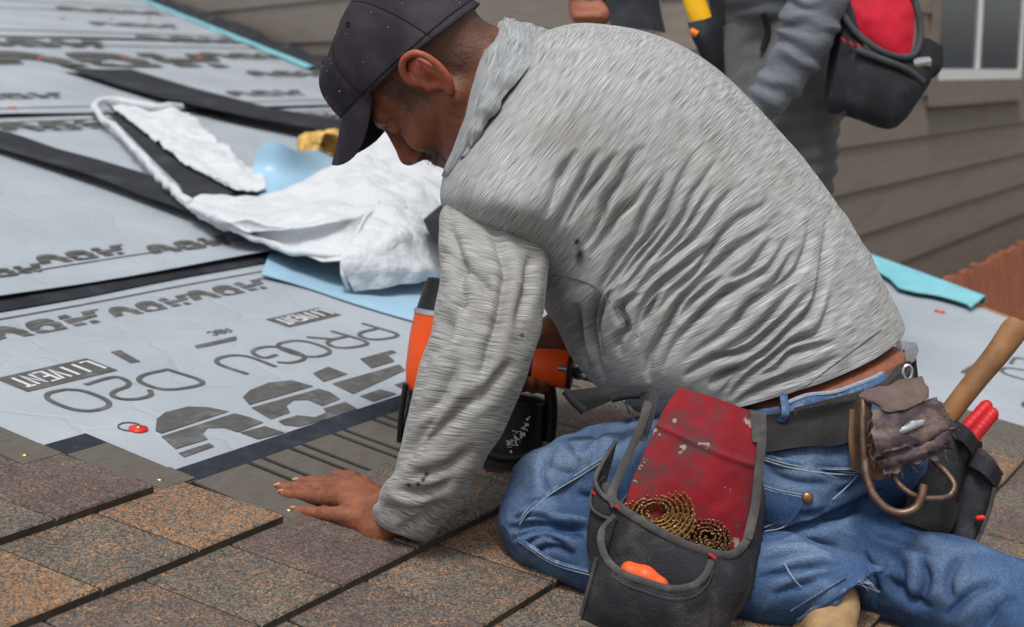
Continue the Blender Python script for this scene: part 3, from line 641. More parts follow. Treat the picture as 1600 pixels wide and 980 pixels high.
wbox('trim', ul - .05, ul + .03, zs - .02, zt, .012, .034, M_trim); wbox('trim', ur - .03, ur + .07, zs - .02, zt, .012, .034, M_trim); wbox('trim', ul - .05, ur + .07, zt, zt + .1, .012, .036, M_trim)
wbox('apron_trim', ul - .05, ur + .02, zs - .115, zs - .02, .012, .034, M_trim); wbox('sill', ul - .06, ur + .03, zs - .135, zs - .116, .012, .05, M_side)
wbox('frame', ul + .03, ur - .03, zs - .0195, zs + .03, .0, .03, M_vinyl); wbox('frame', ur - .06, ur - .0305, zs + .0305, zt, .0, .03, M_vinyl); wbox('frame', ul + .0305, ul + .06, zs + .0305, zt, .0, .026, M_trim)
wbox('mullion', um - .02, um + .02, zs + .031, zt, .0, .032, M_vinyl); wbox('pane', ul + .061, um - .0205, zs + .031, zt, .0, .02, M_glass); wbox('pane', um + .0205, ur - .0605, zs + .031, zt, .0, .02, M_glass)
# cedar fence in front of the right wing
FE = thing('fence', np.array([s1[0], s1[1], 0]) + NW * .5, 'reddish cedar picket fence below the taupe wall at right', 'fence')
pt = onW(1465, 441, .45); pt2 = onW(1600, 378, .45); ztop = float((pt[2] + pt2[2]) / 2); u = float((pt - Q) @ TW) - 1.3; i = 0
while u < 5.2:
    w = random.uniform(.052, .066); z1 = ztop + random.uniform(-.012, .012)
    MB().box(np.array([Q[0], Q[1], 0]) + TW * (u + w / 2) + NW * (.45 + random.uniform(0, .006)) + UP * z1 / 2, TW * (w / 2 - .010), NW * .009, UP * z1 / 2).build('picket', M_cedar, FE, smooth=False); u += w
for dz in (.42, .56, .70, .84): MB().box(np.array([Q[0], Q[1], 0]) + TW * 1.6 + NW * (.48 + dz * .03) + UP * (ztop - dz), TW * 3.6, NW * .016, UP * .04).build('rail', M_cedar, FE, smooth=False)
# ------------------------------------------------------------------ clothing and skin materials
def skin_mat():
    t = NT('skin'); co = t.coord(); at_ = t.n('Attribute'); at_.attribute_name = 'hair'; rd = t.n('Attribute'); rd.attribute_name = 'red'; dk = t.n('Attribute'); dk.attribute_name = 'dark'
    c = t.mix(t.ramp(t.noise(co, 38, 5, .6), .3, .72), lin((112, 67, 49)), lin((146, 90, 66)))
    c = t.mix(t.math('MULTIPLY', rd.outputs['Fac'], .75), c, lin((190, 92, 70))); c = t.mix(t.math('MULTIPLY', dk.outputs['Fac'], .7), c, lin((92, 56, 42)))
    sp_ = t.ramp(t.noise(co, 520, 3, .7), .35, .62); hm = t.math('MULTIPLY', at_.outputs['Fac'], t.math('ADD', t.math('MULTIPLY', sp_, .25), .72))
    c = t.mix(hm, c, lin((44, 34, 30))); gr = t.math('MULTIPLY', at_.outputs['Fac'], t.ramp(t.noise(co, 600, 2, .5), .66, .72)); c = t.mix(t.math('MULTIPLY', gr, .5), c, lin((160, 150, 140)))
    t.b.inputs['Subsurface Weight'].default_value = .12; t.b.inputs['Subsurface Radius'].default_value = (.012, .004, .002); t.b.inputs['Subsurface Scale'].default_value = .4
    b = t.math('ADD', t.noise(co, 300, 4, .6), t.math('MULTIPLY', t.noise(co, 90, 3, .6), 1.2))
    return t.out(c, .5, b, .55, .0016)
def shirt_mat(name='heather_knit', ca=(80, 82, 83), cb=(192, 194, 193), dirt=True):
    t = NT(name); co = t.coord('UV', (27, 1650, 1)); oc = t.coord()
    n1 = t.ramp(t.noise(co, 1.0, 2, .6), .40, .62); co2 = t.coord('UV', (13, 620, 1)); n2 = t.ramp(t.noise(co2, 1.0, 3, .6), .35, .65)
    c = t.mix(t.math('ADD', t.math('MULTIPLY', n1, .74), t.math('MULTIPLY', n2, .26)), lin(ca), lin(cb))
    if dirt:
        d = t.ramp(t.noise(oc, 11, 5, .6), .53, .72); c = t.mix(t.math('MULTIPLY', d, .3), c, lin((120, 108, 96)))
        st = t.n('Attribute'); st.attribute_name = 'stain'; sm = t.math('MULTIPLY', st.outputs['Fac'], t.ramp(t.noise(oc, 160, 3, .6), .25, .42)); c = t.mix(sm, c, lin((30, 29, 29)))
        bw = t.n('Attribute'); bw.attribute_name = 'grime'; c = t.mix(t.math('MULTIPLY', bw.outputs['Fac'], .5), c, lin((84, 74, 66)))
    t.b.inputs['Sheen Weight'].default_value = .08
    return t.out(c, .85, t.math('ADD', n1, t.noise(co, 3.0, 2)), .10, .0006)
def denim_mat():
    t = NT('denim'); co = t.coord(); w = t.n('TexWave', Scale=380.0, Distortion=1.2, Detail=2.0); mp = t.n('Mapping'); mp.inputs['Rotation'].default_value = (.3, .5, .6); t.l(co, mp.inputs[0]); t.l(mp.outputs[0], w.inputs['Vector'])
    wn = t.n('Attribute'); wn.attribute_name = 'worn'; lo = t.ramp(t.noise(co, 6, 8, .72), .30, .72); fib = t.ramp(t.noise(co, 480, 3, .8), .42, .58)
    c = t.mix(lo, lin((32, 58, 98)), lin((76, 108, 150))); c = t.mix(t.math('MULTIPLY', wn.outputs['Fac'], .6), c, lin((148, 170, 194)))
    c = t.mix(t.math('MULTIPLY', t.math('ADD', t.math('MULTIPLY', fib, .7), t.math('MULTIPLY', w.outputs['Fac'], .3)), .62), c, lin((20, 36, 64)))
    d = t.ramp(t.noise(co, 18, 5, .65), .58, .75); c = t.mix(t.math('MULTIPLY', d, .3), c, lin((120, 120, 118)))
    return t.out(c, .85, t.math('ADD', fib, w.outputs['Fac']), .35, .0009)
M_skin = skin_mat(); M_shirt = shirt_mat(); M_denim = denim_mat()
M_seam = plain('denim_seam', (58, 84, 118), .85, .3, 120, 500, .5, dirt=(150, 165, 182)); M_thread = plain('pale_thread', (140, 150, 164), .8, .2, 200, 400, .3)
M_cap = plain('black_cap_cloth', (46, 41, 49), .95, .28, 14, 500, .7, dirt=(74, 66, 72), dirtamt=.6); M_capd = plain('cap_stitch', (24, 22, 27), .9, .2, 60, 500, .3)
M_tan = plain('tan_boot', (152, 124, 90), .8, .25, 40, 160, .5, dirt=(104, 84, 64), dirtamt=.7); M_nail = plain('finger_nail', (178, 126, 104), .35, .1, 100, 200, .1)
M_hair = plain('dark_stubble', (40, 34, 32), .8, .3, 200, 300, .1); M_ghair = plain('grey_stubble', (150, 146, 142), .7, .2, 200, 300, .1); M_eye = plain('eye_white', (205, 196, 188), .2, .05, 50, 50, .05)

# ------------------------------------------------------------------ the kneeling roofer: frames
MAN = thing('person', lift(960, 860, 0), 'kneeling roofer in grey heather shirt, blue jeans and black cap, hand flat on the shingles', 'person')
TORSO = [((1411, 514), (1004, 630), 1.835, .135, .15, (-4, 52), (0, -30)), ((1392, 470), (970, 612), 1.835, .145, .155, (-6, 44), (0, -20)), ((1352, 395), (925, 585), 1.84, .155, .16, (-10, 44)),
 ((1285, 295), (893, 548), 1.845, .165, .165, (-16, 26)), ((1205, 196), (868, 500), 1.85, .172, .17, (-16, 14)), ((1125, 120), (835, 455), 1.855, .172, .175, (-10, 4)),
 ((1040, 66), (768, 402), 1.86, .176, .18, (-8, 4)), ((958, 42), (714, 348), 1.86, .174, .175, (-10, 14)), ((892, 42), (692, 318), 1.86, .140, .15, (-6, 10)), ((835, 62), (694, 288), 1.855, .085, .1, (0, 0)), ((795, 82), (706, 256), 1.85, .06, .07)]
HF = np.array([-.52, -.781, .345]); HU = np.array([-.837, .546, -.025]); HF /= np.linalg.norm(HF); HU = HU - HF * (HU @ HF); HU /= np.linalg.norm(HU); HL = -np.cross(HU, HF)
HFw, HUw, HLw = HF @ CW, HU @ CW, HL @ CW; HC = at(690, 117, 1.875)
def hd(f, u, l): return HC + f * HFw + u * HUw + l * HLw
HR = np.stack([HFw, HUw, HLw])

# ---- body: head, neck, trunk, arms, hands, legs as one skin
lo = at(420, 1010, 1.5).copy(); hi = lo.copy()
for q in ((420, -60, 1.6), (1680, 1000, 1.5), (1680, -60, 2.25), (420, 900, 2.2), (420, -60, 2.25), (1680, 1010, 2.2)):
    p = at(*q); lo = np.minimum(lo, p); hi = np.maximum(hi, p)
lo = np.array([-.36, 1.42, 2.93]); hi = np.array([.80, 2.28, 3.98])
BF = Field(lo, hi, .0027)
# trunk: follows the shirt, a little smaller, and runs on into the pelvis
tg = loft_grid([((1432, 640), (1060, 760), 1.835, .125, .14), ((1424, 580), (1045, 690), 1.835, .13, .14, (10, 60))] + TORSO, 16, 15)
for i in range(15):
    ring = tg[i]; c = ring.mean(0); e1 = (ring[0] - ring[8]) / 2; r1 = np.linalg.norm(e1); e1 /= r1; e2 = (ring[4] - ring[12]) / 2; e2 -= e1 * (e1 @ e2); r2 = np.linalg.norm(e2); e2 /= r2; e3 = np.cross(e1, e2)
    sh = .022 if i > 3 else (.016 if i > 2 else .004)
    if i < 14: BF.ell(c, [e1, e2, e3], (max(r1 * (.96 if i > 2 else .985) - sh, .03), max(r2 * (.94 if i > 2 else .98) - sh, .03), .034), .02)
# neck and head
BF.cone(at(800, 130, 1.87), hd(-.035, -.02, 0), .060, .056, .03); BF.cone(at(770, 200, 1.86), hd(.0, -.06, 0), .048, .046, .03)
BF.ell(hd(-.008, .040, 0), HR, (.096, .082, .074), .01); BF.ell(hd(.038, -.018, 0), HR, (.062, .085, .062), .02); BF.cone(hd(.045, -.085, -.02), hd(.045, -.085, .02), .036, .036, .02); BF.cone(hd(.078, -.098, -.008), hd(.078, -.098, .008), .022, .022, .018)
BF.ell(hd(.054, .042, 0), HR, (.040, .036, .058), .02)
for s in (-1, 1):
    BF.cone(hd(.002, -.035, s * .056), hd(.06, -.09, s * .032), .020, .020, .02); BF.cone(hd(.045, -.012, s * .055), hd(.074, -.022, s * .043), .017, .019, .018)
    BF.cone(hd(.097, .036, s * .012), hd(.082, .036, s * .046), .009, .010, .010); BF.ell(hd(.102, .014, s * .033), HR, (.016, .012, .019), .010, '-'); BF.ell(hd(.080, .015, s * .032), HR, (.0145, .0125, .0145), .003)
    BF.cone(hd(.091, .0195, s * .022), hd(.087, .0195, s * .042), .004, .004, .004); BF.cone(hd(.090, .0085, s * .022), hd(.087, .0085, s * .042), .0045, .0045, .005)
    BF.ell(hd(.107, -.030, s * .0135), HR, (.011, .008, .008), .006); BF.cone(hd(.1, -.055, s * .004), hd(.088, -.058, s * .022), .008, .006, .006); BF.cone(hd(.098, -.068, s * .003), hd(.089, -.066, s * .019), .0085, .006, .006)
    BF.ell(hd(.108, -.037, s * .007), HR, (.005, .006, .004), .003, '-')
BF.cone(hd(.097, .028, 0), hd(.119, -.018, 0), .0085, .0125, .010); BF.cone(hd(.119, -.018, 0), hd(.104, -.034, 0), .0115, .009, .008); BF.cone(hd(.094, -.046, 0), hd(.094, -.05, 0), .012, .012, .01)
# ears
for s in (-1, 1):
    ec = (-.010, -.002); E3 = [hd(ec[0] + f, ec[1] + u, s * l) for f, u, l in ((.016, .010, .076), (.020, .024, .082), (.012, .038, .088), (-.004, .042, .094), (-.018, .034, .097), (-.022, .016, .095), (-.018, -.002, .090), (-.009, -.018, .084), (.002, -.026, .079))]
    E3 = crom(np.array(E3), 26)
    for k in range(25): BF.cone(E3[k], E3[k + 1], .0046 + .0024 * max(0, (k - 16) / 9), .0046 + .0024 * max(0, (k - 15) / 9), .002)
    BF.ell(hd(ec[0] - .002, ec[1] + .010, s * .079), np.stack([HFw * .95 + s * HLw * -.3, HUw, HLw]), (.017, .030, .006), .005); BF.cone(hd(ec[0] - .008, ec[1] - .010, s * .084), hd(ec[0] - .010, ec[1] + .026, s * .090), .005, .004, .004)
    BF.ell(hd(ec[0] + .004, ec[1] + .002, s * .090), HR, (.0085, .011, .013), .003, '-'); BF.ell(hd(ec[0] + .000, ec[1] + .026, s * .095), HR, (.0105, .010, .011), .003, '-'); BF.ell(hd(ec[0] - .012, ec[1] + .016, s * .098), HR, (.005, .014, .008), .003, '-'); BF.cone(hd(ec[0] + .015, ec[1] - .002, s * .078), hd(ec[0] + .013, ec[1] + .006, s * .078), .005, .005, .004)
# near arm and planted hand
L = lambda x, y, h, r: (lift(x, y, h), r)
wr = lift(604, 806, .034)
BF.chain([(at(815, 345, 1.84), .04), (at(775, 410, 1.72), .040), (at(742, 560, 1.665), .040), (at(703, 690, 1.665), .036), (at(648, 778, 1.685), .030), (wr, .027)], .02)
FG = {'pinky': [L(463, 798, .0075, .0062), L(484, 801, .011, .0075), L(506, 803, .0165, .0088), L(541, 804, .026, .0105)],
 'ring': [L(445, 772, .0075, .0070), L(466, 773.5, .0115, .0082), L(491, 776, .0175, .0094), L(536, 779, .031, .0115)],
 'middle': [L(440, 762, .0075, .0072), L(464, 762.5, .0115, .0083), L(492, 764, .0175, .0095), L(540, 764, .034, .0115)],
 'index': [L(468, 753.5, .0075, .0070), L(488, 754, .011, .0080), L(512, 755, .016, .0092), L(552, 756, .030, .0112)]}
for k, (n, c) in enumerate(FG.items()):
    BF.chain(c, .003); BF.cone(c[3][0], wr + (k - 1.4) * (RA * .010) - RN * .004, c[3][1], .016, .009)
    for j in (1, 2): BF.ell(c[j][0] + RN * c[j][1] * .35, np.stack([RB, RA, RN]), (.008, c[j][1] * .92, c[j][1] * .75), .004)
BF.cone(lift(590, 832, .016), lift(548, 815, .014), .015, .012, .012); BF.cone(lift(592, 832, .018), wr, .017, .026, .014); BF.cone(lift(585, 790, .02), lift(560, 775, .016), .02, .014, .014)
BF.chain([(lift(588, 778, .022), .015), (lift(566, 758, .016), .012), (lift(546, 749, .012), .0105), (lift(528, 744, .010), .009)], .008)
BF.cone(lift(560, 800, .022), lift(560, 772, .028), .016, .016, .012)
# far arm and the hand round the gun handle
GD = 1.985
BF.chain([(at(830, 250, 2.0), .065), (at(900, 400, 2.10), .052), (at(915, 500, 2.10), .044), (at(870, 532, 2.05), .034), (at(838, 548, 2.025), .028)], .02)
for k, (x, y) in enumerate(((800, 0), (817, 0), (834, 1), (850, 3))):
    yy = 566 + (x - 800) * .13; r = (.0095, .0098, .0095, .0085)[k]
    BF.chain([(at(x + 6, yy - 24, GD + .034), r + .002), (at(x + 2, yy + 6, GD + .040), r), (at(x - 1, yy + 30, GD + .018), r), (at(x - 1, yy + 34, GD - .012), r), (at(x, yy + 24, GD - .030), r * .93)], .003)
BF.cone(at(812, 545, GD + .03), at(850, 552, GD + .03), .02, .019, .012); BF.chain([(at(840, 543, GD + .02), .015), (at(822, 533, GD - .002), .0115), (at(800, 536, GD - .022), .0105), (at(782, 543, GD - .027), .009)], .006)
# legs under the jeans
BF.chain([(at(1210, 700, 1.80), .07), (at(1030, 755, 1.765), .06), (lift(862, 800, .065), .05), (lift(950, 868, .050), .036), (lift(1150, 900, .045), .036), (lift(1300, 942, .042), .032)], .02)
BF.chain([(at(1330, 690, 1.95), .075), (lift(1220, 760, .12), .065), (lift(1130, 790, .065), .05), (lift(1250, 838, .05), .04), (lift(1450, 915, .045), .036), (lift(1640, 990, .045), .034)], .02)
BV, BQ = BF.skin(); BV = relax(BV, BQ, 1, .4); BN = vnorm(BV, BQ)
q = (BV - HC) @ HR.T; f_, u_, l_ = q.T; inh = (np.linalg.norm(q, axis=1) < .2)
sm = lambda x, a, b: np.clip((x - a) / (b - a), 0, 1) ** 2 * (3 - 2 * np.clip((x - a) / (b - a), 0, 1))
nz = vnoise(BV, 120) * .004
# short hair at the back and sides under the cap, sideburn, brow, moustache and chin
back = sm(-f_ + nz * 2, -.002, .03) * sm(u_ + nz * 2, -.055, -.02); side = sm(f_ + nz, .012, .022) * (1 - sm(f_ + nz, .040, .062)) * sm(u_ + nz, -.03, .0)
brow = (1 - sm(np.abs(u_ - .037), .003, .008)) * sm(f_, .075, .085) * (1 - sm(np.abs(l_), .05, .06)); must = sm(f_, .07, .085) * (1 - sm(np.abs(u_ + .046), .007, .014)) * .8; chin = sm(f_, .05, .075) * sm(-u_, .075, .085) * .8
jaw = .22 * sm(-u_, .03, .06) * sm(f_, -.02, .01)
earm = (np.abs(l_) > .0775) & (f_ < .02) & (f_ > -.05) & (u_ > -.034)
hair = np.where(inh, np.clip(back * .85 + side * .75 + brow * .9 + must + chin + jaw, 0, 1), 0) * np.where(earm, 0, 1)
red = np.where(inh & earm, .5, 0) + np.where(inh, .35 * sm(f_, .1, .12), 0)
dark = np.zeros(len(BV))
for n, c in FG.items():
    for j, w in ((2, .55), (3, .45), (1, .3)): dark += w * np.exp(-(np.linalg.norm(BV - c[j][0] - RN * c[j][1], axis=1) / .008) ** 2)
hm = np.linalg.norm(BV - lift(540, 790, .02), axis=1) < .14
dark += np.where(hm, .5 * sm(fbm(BV, 60), .15, .5), 0)
cr = np.where(hm, np.abs(fbm(BV * np.array([1, 1, 1]), 140, 2)), 1); BV = BV + BN * np.where(hm, -.0006 * sm(.12 - cr, 0, .12), 0)[:, None]
# knuckle creases and tendons
for n, c in FG.items():
    for j in (1, 2):
        t = c[j][0] - c[j - 1][0]; t /= np.linalg.norm(t); s_ = (BV - c[j][0]) @ t; dd = np.linalg.norm(BV - c[j][0], axis=1); m = dd < .014
        BV = BV - BN * np.where(m, .0009 * np.sin(s_ * 1400) * np.exp(-(s_ / .005) ** 2) * np.clip(BN @ RN, 0, 1), 0)[:, None]
BODY = obj('body', BV, BQ, M_skin, MAN, attrs={'hair': hair, 'red': red, 'dark': np.clip(dark, 0, 1)})
for n, c in FG.items():
    tdir = c[0][0] - c[1][0]; tdir /= np.linalg.norm(tdir); sd_ = np.cross(RN, tdir); r = c[0][1]; up = RN * .8 + tdir * .25; up /= np.linalg.norm(up); sd_ /= np.linalg.norm(sd_)
    rows = [[c[0][0] + tdir * (k * .0085 - .001 + r * .15) + sd_ * w * r * .55 * (1 - .25 * k * k) + up * (r * (1.02 - .30 * w * w - .28 * k * k)) for w in (-1, -.4, .4, 1)] for k in (0, .5, 1)]
    sheet('finger_nail', surf([list(map(tuple, q_)) for q_ in rows], 9, 7), .0012, M_nail, BODY)
# beard bristles and temple hair
mb = MB(); mg = MB(); r_ = random.Random(5)
idx = np.where(inh & ((must + chin > .4) | (side > .55)) & ~earm)[0]
for i in r_.sample(list(idx), min(700, len(idx))):
    p = BV[i]; d_ = BN[i] * .5 + (-HUw) * .8 + HFw * .2 + np.array([r_.gauss(0, .2) for _ in range(3)]); d_ /= np.linalg.norm(d_); Lh = r_.uniform(.004, .009) if (must + chin)[i] > .4 else r_.uniform(.003, .006)
    s_ = np.cross(d_, BN[i]); s_ /= np.linalg.norm(s_) + 1e-9; w = .00022; (mg if r_.random() < (.45 if side[i] > .5 else .2) else mb).add([p - s_ * w, p + s_ * w, p + d_ * Lh + BN[i] * .0006, p + d_ * Lh * .5 + BN[i] * .0012], [(0, 1, 2), (0, 3, 1), (1, 3, 2), (2, 3, 0)])
o = mb.build('hair', M_hair, BODY, smooth=False); o['kind'] = 'stuff'; o = mg.build('grey_hair', M_ghair, BODY, smooth=False); o['kind'] = 'stuff'

# ---- shirt trunk with its folds
FOLDS = [[(901,235),(873,278),(863,304),(850,347)],[(939,235),(919,261),(899,299),(878,337),(860,378)],[(965,240),(937,273),(909,309),(891,342),(881,355)],[(1008,232),(988,245),(968,284),(947,309),(939,340),(927,365),(901,396)],[(1013,286),(993,312),(968,332),(947,365),(924,403)],
[(1044,261),(1029,296),(1006,332),(993,368),(968,398),(952,424),(927,480)],[(1085,235),(1064,281),(1044,322),(1019,360),(991,393),(960,434),(930,475)],[(1052,337),(1029,365),(1003,396),(968,442)],[(1123,245),(1105,273),(1082,304),(1067,340),(1044,368),(1013,406),(983,447),(965,472)],[(1116,291),(1090,329),(1062,375),(1019,414)],[(1140,299),(1110,332),(1080,373),(1044,406),(1013,437),(983,475)],
[(1157,288),(1129,315),(1098,355),(1064,395),(1029,430)],[(1140,358),(1105,388),(1064,421),(1029,449),(1006,477),(996,539)],[(1199,300),(1193,321),(1160,340),(1120,376),(1090,424),(1057,454),(1036,477),(1013,500)],[(1140,409),(1095,444),(1062,475),(1037,519),(1022,548),(1014,574),(1016,598)],[(1212,349),(1181,370),(1150,389),(1111,422),(1080,455),(1053,491)],[(1133,431),(1082,475),(1055,505)],
[(1236,361),(1224,386),(1206,416),(1181,431),(1138,456),(1098,490),(1061,527),(1051,550),(1035,582)],[(1209,373),(1172,416),(1138,438)],[(1261,340),(1258,389),(1248,416),(1209,453),(1172,474),(1141,511),(1098,545),(1067,566)],[(1239,395),(1209,444),(1181,459)],[(1288,337),(1285,413),(1270,480),(1239,505),(1209,539),(1176,562),(1143,591),(1124,621)],[(1270,453),(1218,502),(1172,542),(1155,550),(1122,558),(1088,578),(1067,591)],
[(1297,456),(1294,487),(1276,520),(1241,533),(1214,554),(1173,587),(1139,623)],[(1245,447),(1196,499),(1160,532),(1120,554)],[(1175,462),(1155,499),(1131,523)],[(1306,536),(1265,546),(1235,556),(1216,574),(1178,591)],[(1314,556),(1271,578),(1204,601),(1171,619),(1147,633)],[(1169,570),(1131,587),(1106,603)],[(946,446),(929,476),(921,504),(923,532),(931,560),(942,599)],[(957,449),(934,494),(931,526),(940,569)],[(901,472),(906,543),(919,577)],[(1009,453),(970,483),(979,511),(966,532),(968,558)],[(1034,451),(1013,489),(998,519)]]
DEEP = {22: 1.6, 21: 1.2, 23: 1.2, 14: 1.25, 17: 1.2, 29: 1.4}
g = loft_grid(TORSO, 760, 420); nrm = grid_normals(g, True); cen = g.mean(1, keepdims=True); sgn = np.sign(((g - cen) * nrm).sum(-1).mean()); nrm *= sgn
px, py, dd = w2px(g); near = np.clip(-(nrm @ (CW[2])) * 2.2, 0, 1)
wig = 5 * vnoise(np.stack([px / 46, py / 46, px * 0], -1)), 5 * vnoise(np.stack([px / 46, py / 46, px * 0 + 9], -1))
disp = np.zeros(px.shape)
for k, fl in enumerate(FOLDS):
    fl = crom(np.array(fl, float), 14); m = (px > fl[:, 0].min() - 34) & (px < fl[:, 0].max() + 34) & (py > fl[:, 1].min() - 34) & (py < fl[:, 1].max() + 34) & (near > 0)
    if not m.any(): continue
    r, t = segdist(px[m] + wig[0][m] * .4, py[m] + wig[1][m] * .4, fl); env = np.clip(np.minimum(t, 1 - t) * 2.6, 0, 1) ** .9 * DEEP.get(k, 1.0)
    disp[m] = np.minimum(disp[m], -env * (.0105 * np.exp(-(r / 4.4) ** 2) + .0065 * np.exp(-(r / 9) ** 2))) + .0012 * env * np.exp(-((r - 13) / 5.5) ** 2)
disp = np.clip(disp, -.021, .008) * near
soft = .0035 * vnoise(np.stack([px / 120, py / 120, dd * 6], -1)) + .0016 * vnoise(np.stack([px / 30 + py / 34, (px - py) / 120, dd * 8], -1)) * np.clip((py - 200) / 150, 0, 1)
far = np.clip(1 - near * 3, 0, 1) * (np.abs(nrm @ CW[2]) > .25) * .003 * np.sin(np.linspace(0, 90, g.shape[0]))[:, None]
# shoulder-blade and spine shape
soft = soft + .006 * np.exp(-(((px - 1010) / 110) ** 2 + ((py - 190) / 70) ** 2)) - .004 * np.exp(-(((px - 1180) / 60) ** 2 + ((py - 230) / 60) ** 2))
gd = g + nrm * (disp + soft + far + .003)[..., None]
gd = gd - CW[2] * (.080 * np.exp(-((px - 788) / 88) ** 2 - ((py - 338) / 70) ** 2) * np.clip(near * 1.5, 0, 1))[..., None]
gd = relax(gd.reshape(-1, 3), grid_faces(760, 420, True), 1, .4).reshape(gd.shape)
st = np.clip(1.25 - np.minimum(np.hypot((px - 907) / 9, (py - 398) / 16), np.hypot((px - 902) / 5, (py - 378) / 6)), 0, 1) * (near > .1)
gr = np.clip(np.exp(-(((px - 890) / 60) ** 2 + ((py - 520) / 70) ** 2)) + .8 * np.exp(-(((px - 1130) / 90) ** 2 + ((py - 590) / 30) ** 2)), 0, 1)
gd = np.concatenate([(gd[:1] - cen[:1]) * .93 + cen[:1], (gd[:1] - cen[:1]) * .985 + cen[:1], gd]); st = np.concatenate([st[:1] * 0] * 2 + [st]); gr = np.concatenate([gr[:1]] * 2 + [gr])
SHIRT = loft('shirt', gd, M_shirt, MAN, attrs={'stain': st.ravel(), 'grime': gr.ravel()})
def onshirt(x, y, off=.001):
    i = np.argmin((px - x) ** 2 + (py - y) ** 2 + (near < .05) * 1e6); i = np.unravel_index(i, px.shape); return gd[i[0] + 2, i[1]] + nrm[i] * off
# hem band and its stitch line
tube('hem_stitch', [onshirt(x, y, .0003) for x, y in ((1404, 498), (1370, 520), (1330, 548), (1290, 578), (1255, 604), (1225, 624))], .0009, plain('dark_seam', (88, 87, 86), .9), SHIRT, 5)
tube('back_yoke_seam', [onshirt(x, y, .0002) for x, y in ((864, 428), (890, 432), (930, 446), (955, 470), (985, 505), (1010, 560))], .0008, plain('dark_seam', (96, 94, 92), .9), SHIRT, 5)
# ---- near sleeve
SL = [((770, 330), (822, 345), 1.84, .02, .02), ((722, 312), (842, 340), 1.81, .055, .06), ((692, 328), (860, 366), 1.775, .078, .07), ((684, 368), (860, 408), 1.735, .084, .075), ((686, 430), (854, 470), 1.695, .074, .07), ((676, 505), (838, 540), 1.668, .068, .065), ((652, 590), (812, 612), 1.66, .064, .06), ((630, 680), (776, 690), 1.66, .06, .056), ((613, 742), (738, 754), 1.663, .054, .05), ((592, 778), (705, 806), 1.675, .046, .044), ((584, 794), (676, 840), 1.69, .041, .038), ((591, 816), (652, 851), 1.70, .036, .034), ((600, 818), (640, 842), 1.705, .028, .028)]
SL_F = [[(700, 480), (690, 530), (660, 570)], [(735, 440), (705, 500), (680, 560)], [(690, 640), (650, 690), (622, 735)], [(760, 600), (700, 660), (640, 720)], [(800, 560), (740, 640)], [(640, 745), (700, 730), (745, 700)], [(612, 765), (660, 770), (715, 745)], [(598, 790), (640, 800), (700, 780)], [(620, 828), (650, 815), (680, 800)], [(700, 340), (720, 420), (715, 470)], [(760, 345), (790, 430), (770, 520)], [(830, 385), (825, 450), (800, 520)], [(690, 390), (740, 430), (780, 470)], [(720, 560), (690, 620), (650, 660)], [(790, 470), (760, 560), (745, 600)]]
g = loft_grid(SL, 300, 420); n2 = grid_normals(g, True); c2 = g.mean(1, keepdims=True); n2 *= np.sign(((g - c2) * n2).sum(-1).mean()); qx, qy, qd = w2px(g); nr = np.clip(-(n2 @ CW[2]) * 2.2, 0, 1); dsp = np.zeros(qx.shape)
for fl in SL_F:
    r, t = segdist(qx + 3 * vnoise(np.stack([qx / 30, qy / 30, qx * 0], -1)), qy, crom(np.array(fl, float), 12)); dsp += nr * np.clip(np.minimum(t, 1 - t) * 4, 0, 1) * (-.0075 * np.exp(-(r / 7.5) ** 2) + .0022 * np.exp(-((r - 20) / 10) ** 2))
v_ = np.linspace(0, 1, 420)[:, None]; dsp += .0028 * vnoise(np.stack([qx / 60, qy / 40, qd * 10], -1)) + .0022 * np.sin(v_ * 60 + 2.5 * vnoise(np.stack([qx / 50, qy / 50, qd * 5], -1))) * np.clip(v_ * 3 - 1.9, 0, 1)
g = g + n2 * np.clip(dsp, -.014, .010)[..., None]; stn = np.clip(1.2 - np.hypot((qx - 742) / 6, (qy - 690) / 9), 0, 1) * 0
grm = .65 * np.exp(-(((qx - 690) / 50) ** 2 + ((qy - 740) / 90) ** 2)) * (nr > 0) + .3 * np.exp(-(((qx - 790) / 30) ** 2 + ((qy - 560) / 120) ** 2)); spots = np.zeros(qx.shape)
for x, y in ((666, 742), (662, 748), (655, 755), (816, 524), (640, 758)): spots += np.clip(1.6 - np.hypot(qx - x, qy - y) / 3.0, 0, 1)
SLV = loft('sleeve', g, shirt_mat('heather_sleeve', (62, 61, 59), (190, 190, 187)), SHIRT, attrs={'stain': np.clip(spots, 0, 1).ravel(), 'grime': grm.ravel()}, cap1=False)
def onsleeve(x, y, off=.001):
    i = np.unravel_index(np.argmin((qx - x) ** 2 + (qy - y) ** 2 + (nr < .02) * 1e6), qx.shape); return g[i] + n2[i] * off
tube('armhole_seam', [onsleeve(x, y, .0008) for x, y in ((692, 318), (715, 312), (752, 312), (790, 325), (825, 350), (850, 382), (853, 430), (849, 490))], .0016, plain('dark_seam', (104, 102, 100), .9), SLV, 6)
# far sleeve
loft('sleeve', loft_grid([((850, 180), (760, 300), 2.02, .06, .05), ((900, 300), (800, 380), 2.10, .06, .05), ((960, 420), (860, 450), 2.13, .055, .05), ((955, 500), (880, 525), 2.12, .046, .045), ((930, 530), (886, 546), 2.09, .038, .036)], 40, 40), M_shirt, SHIRT)
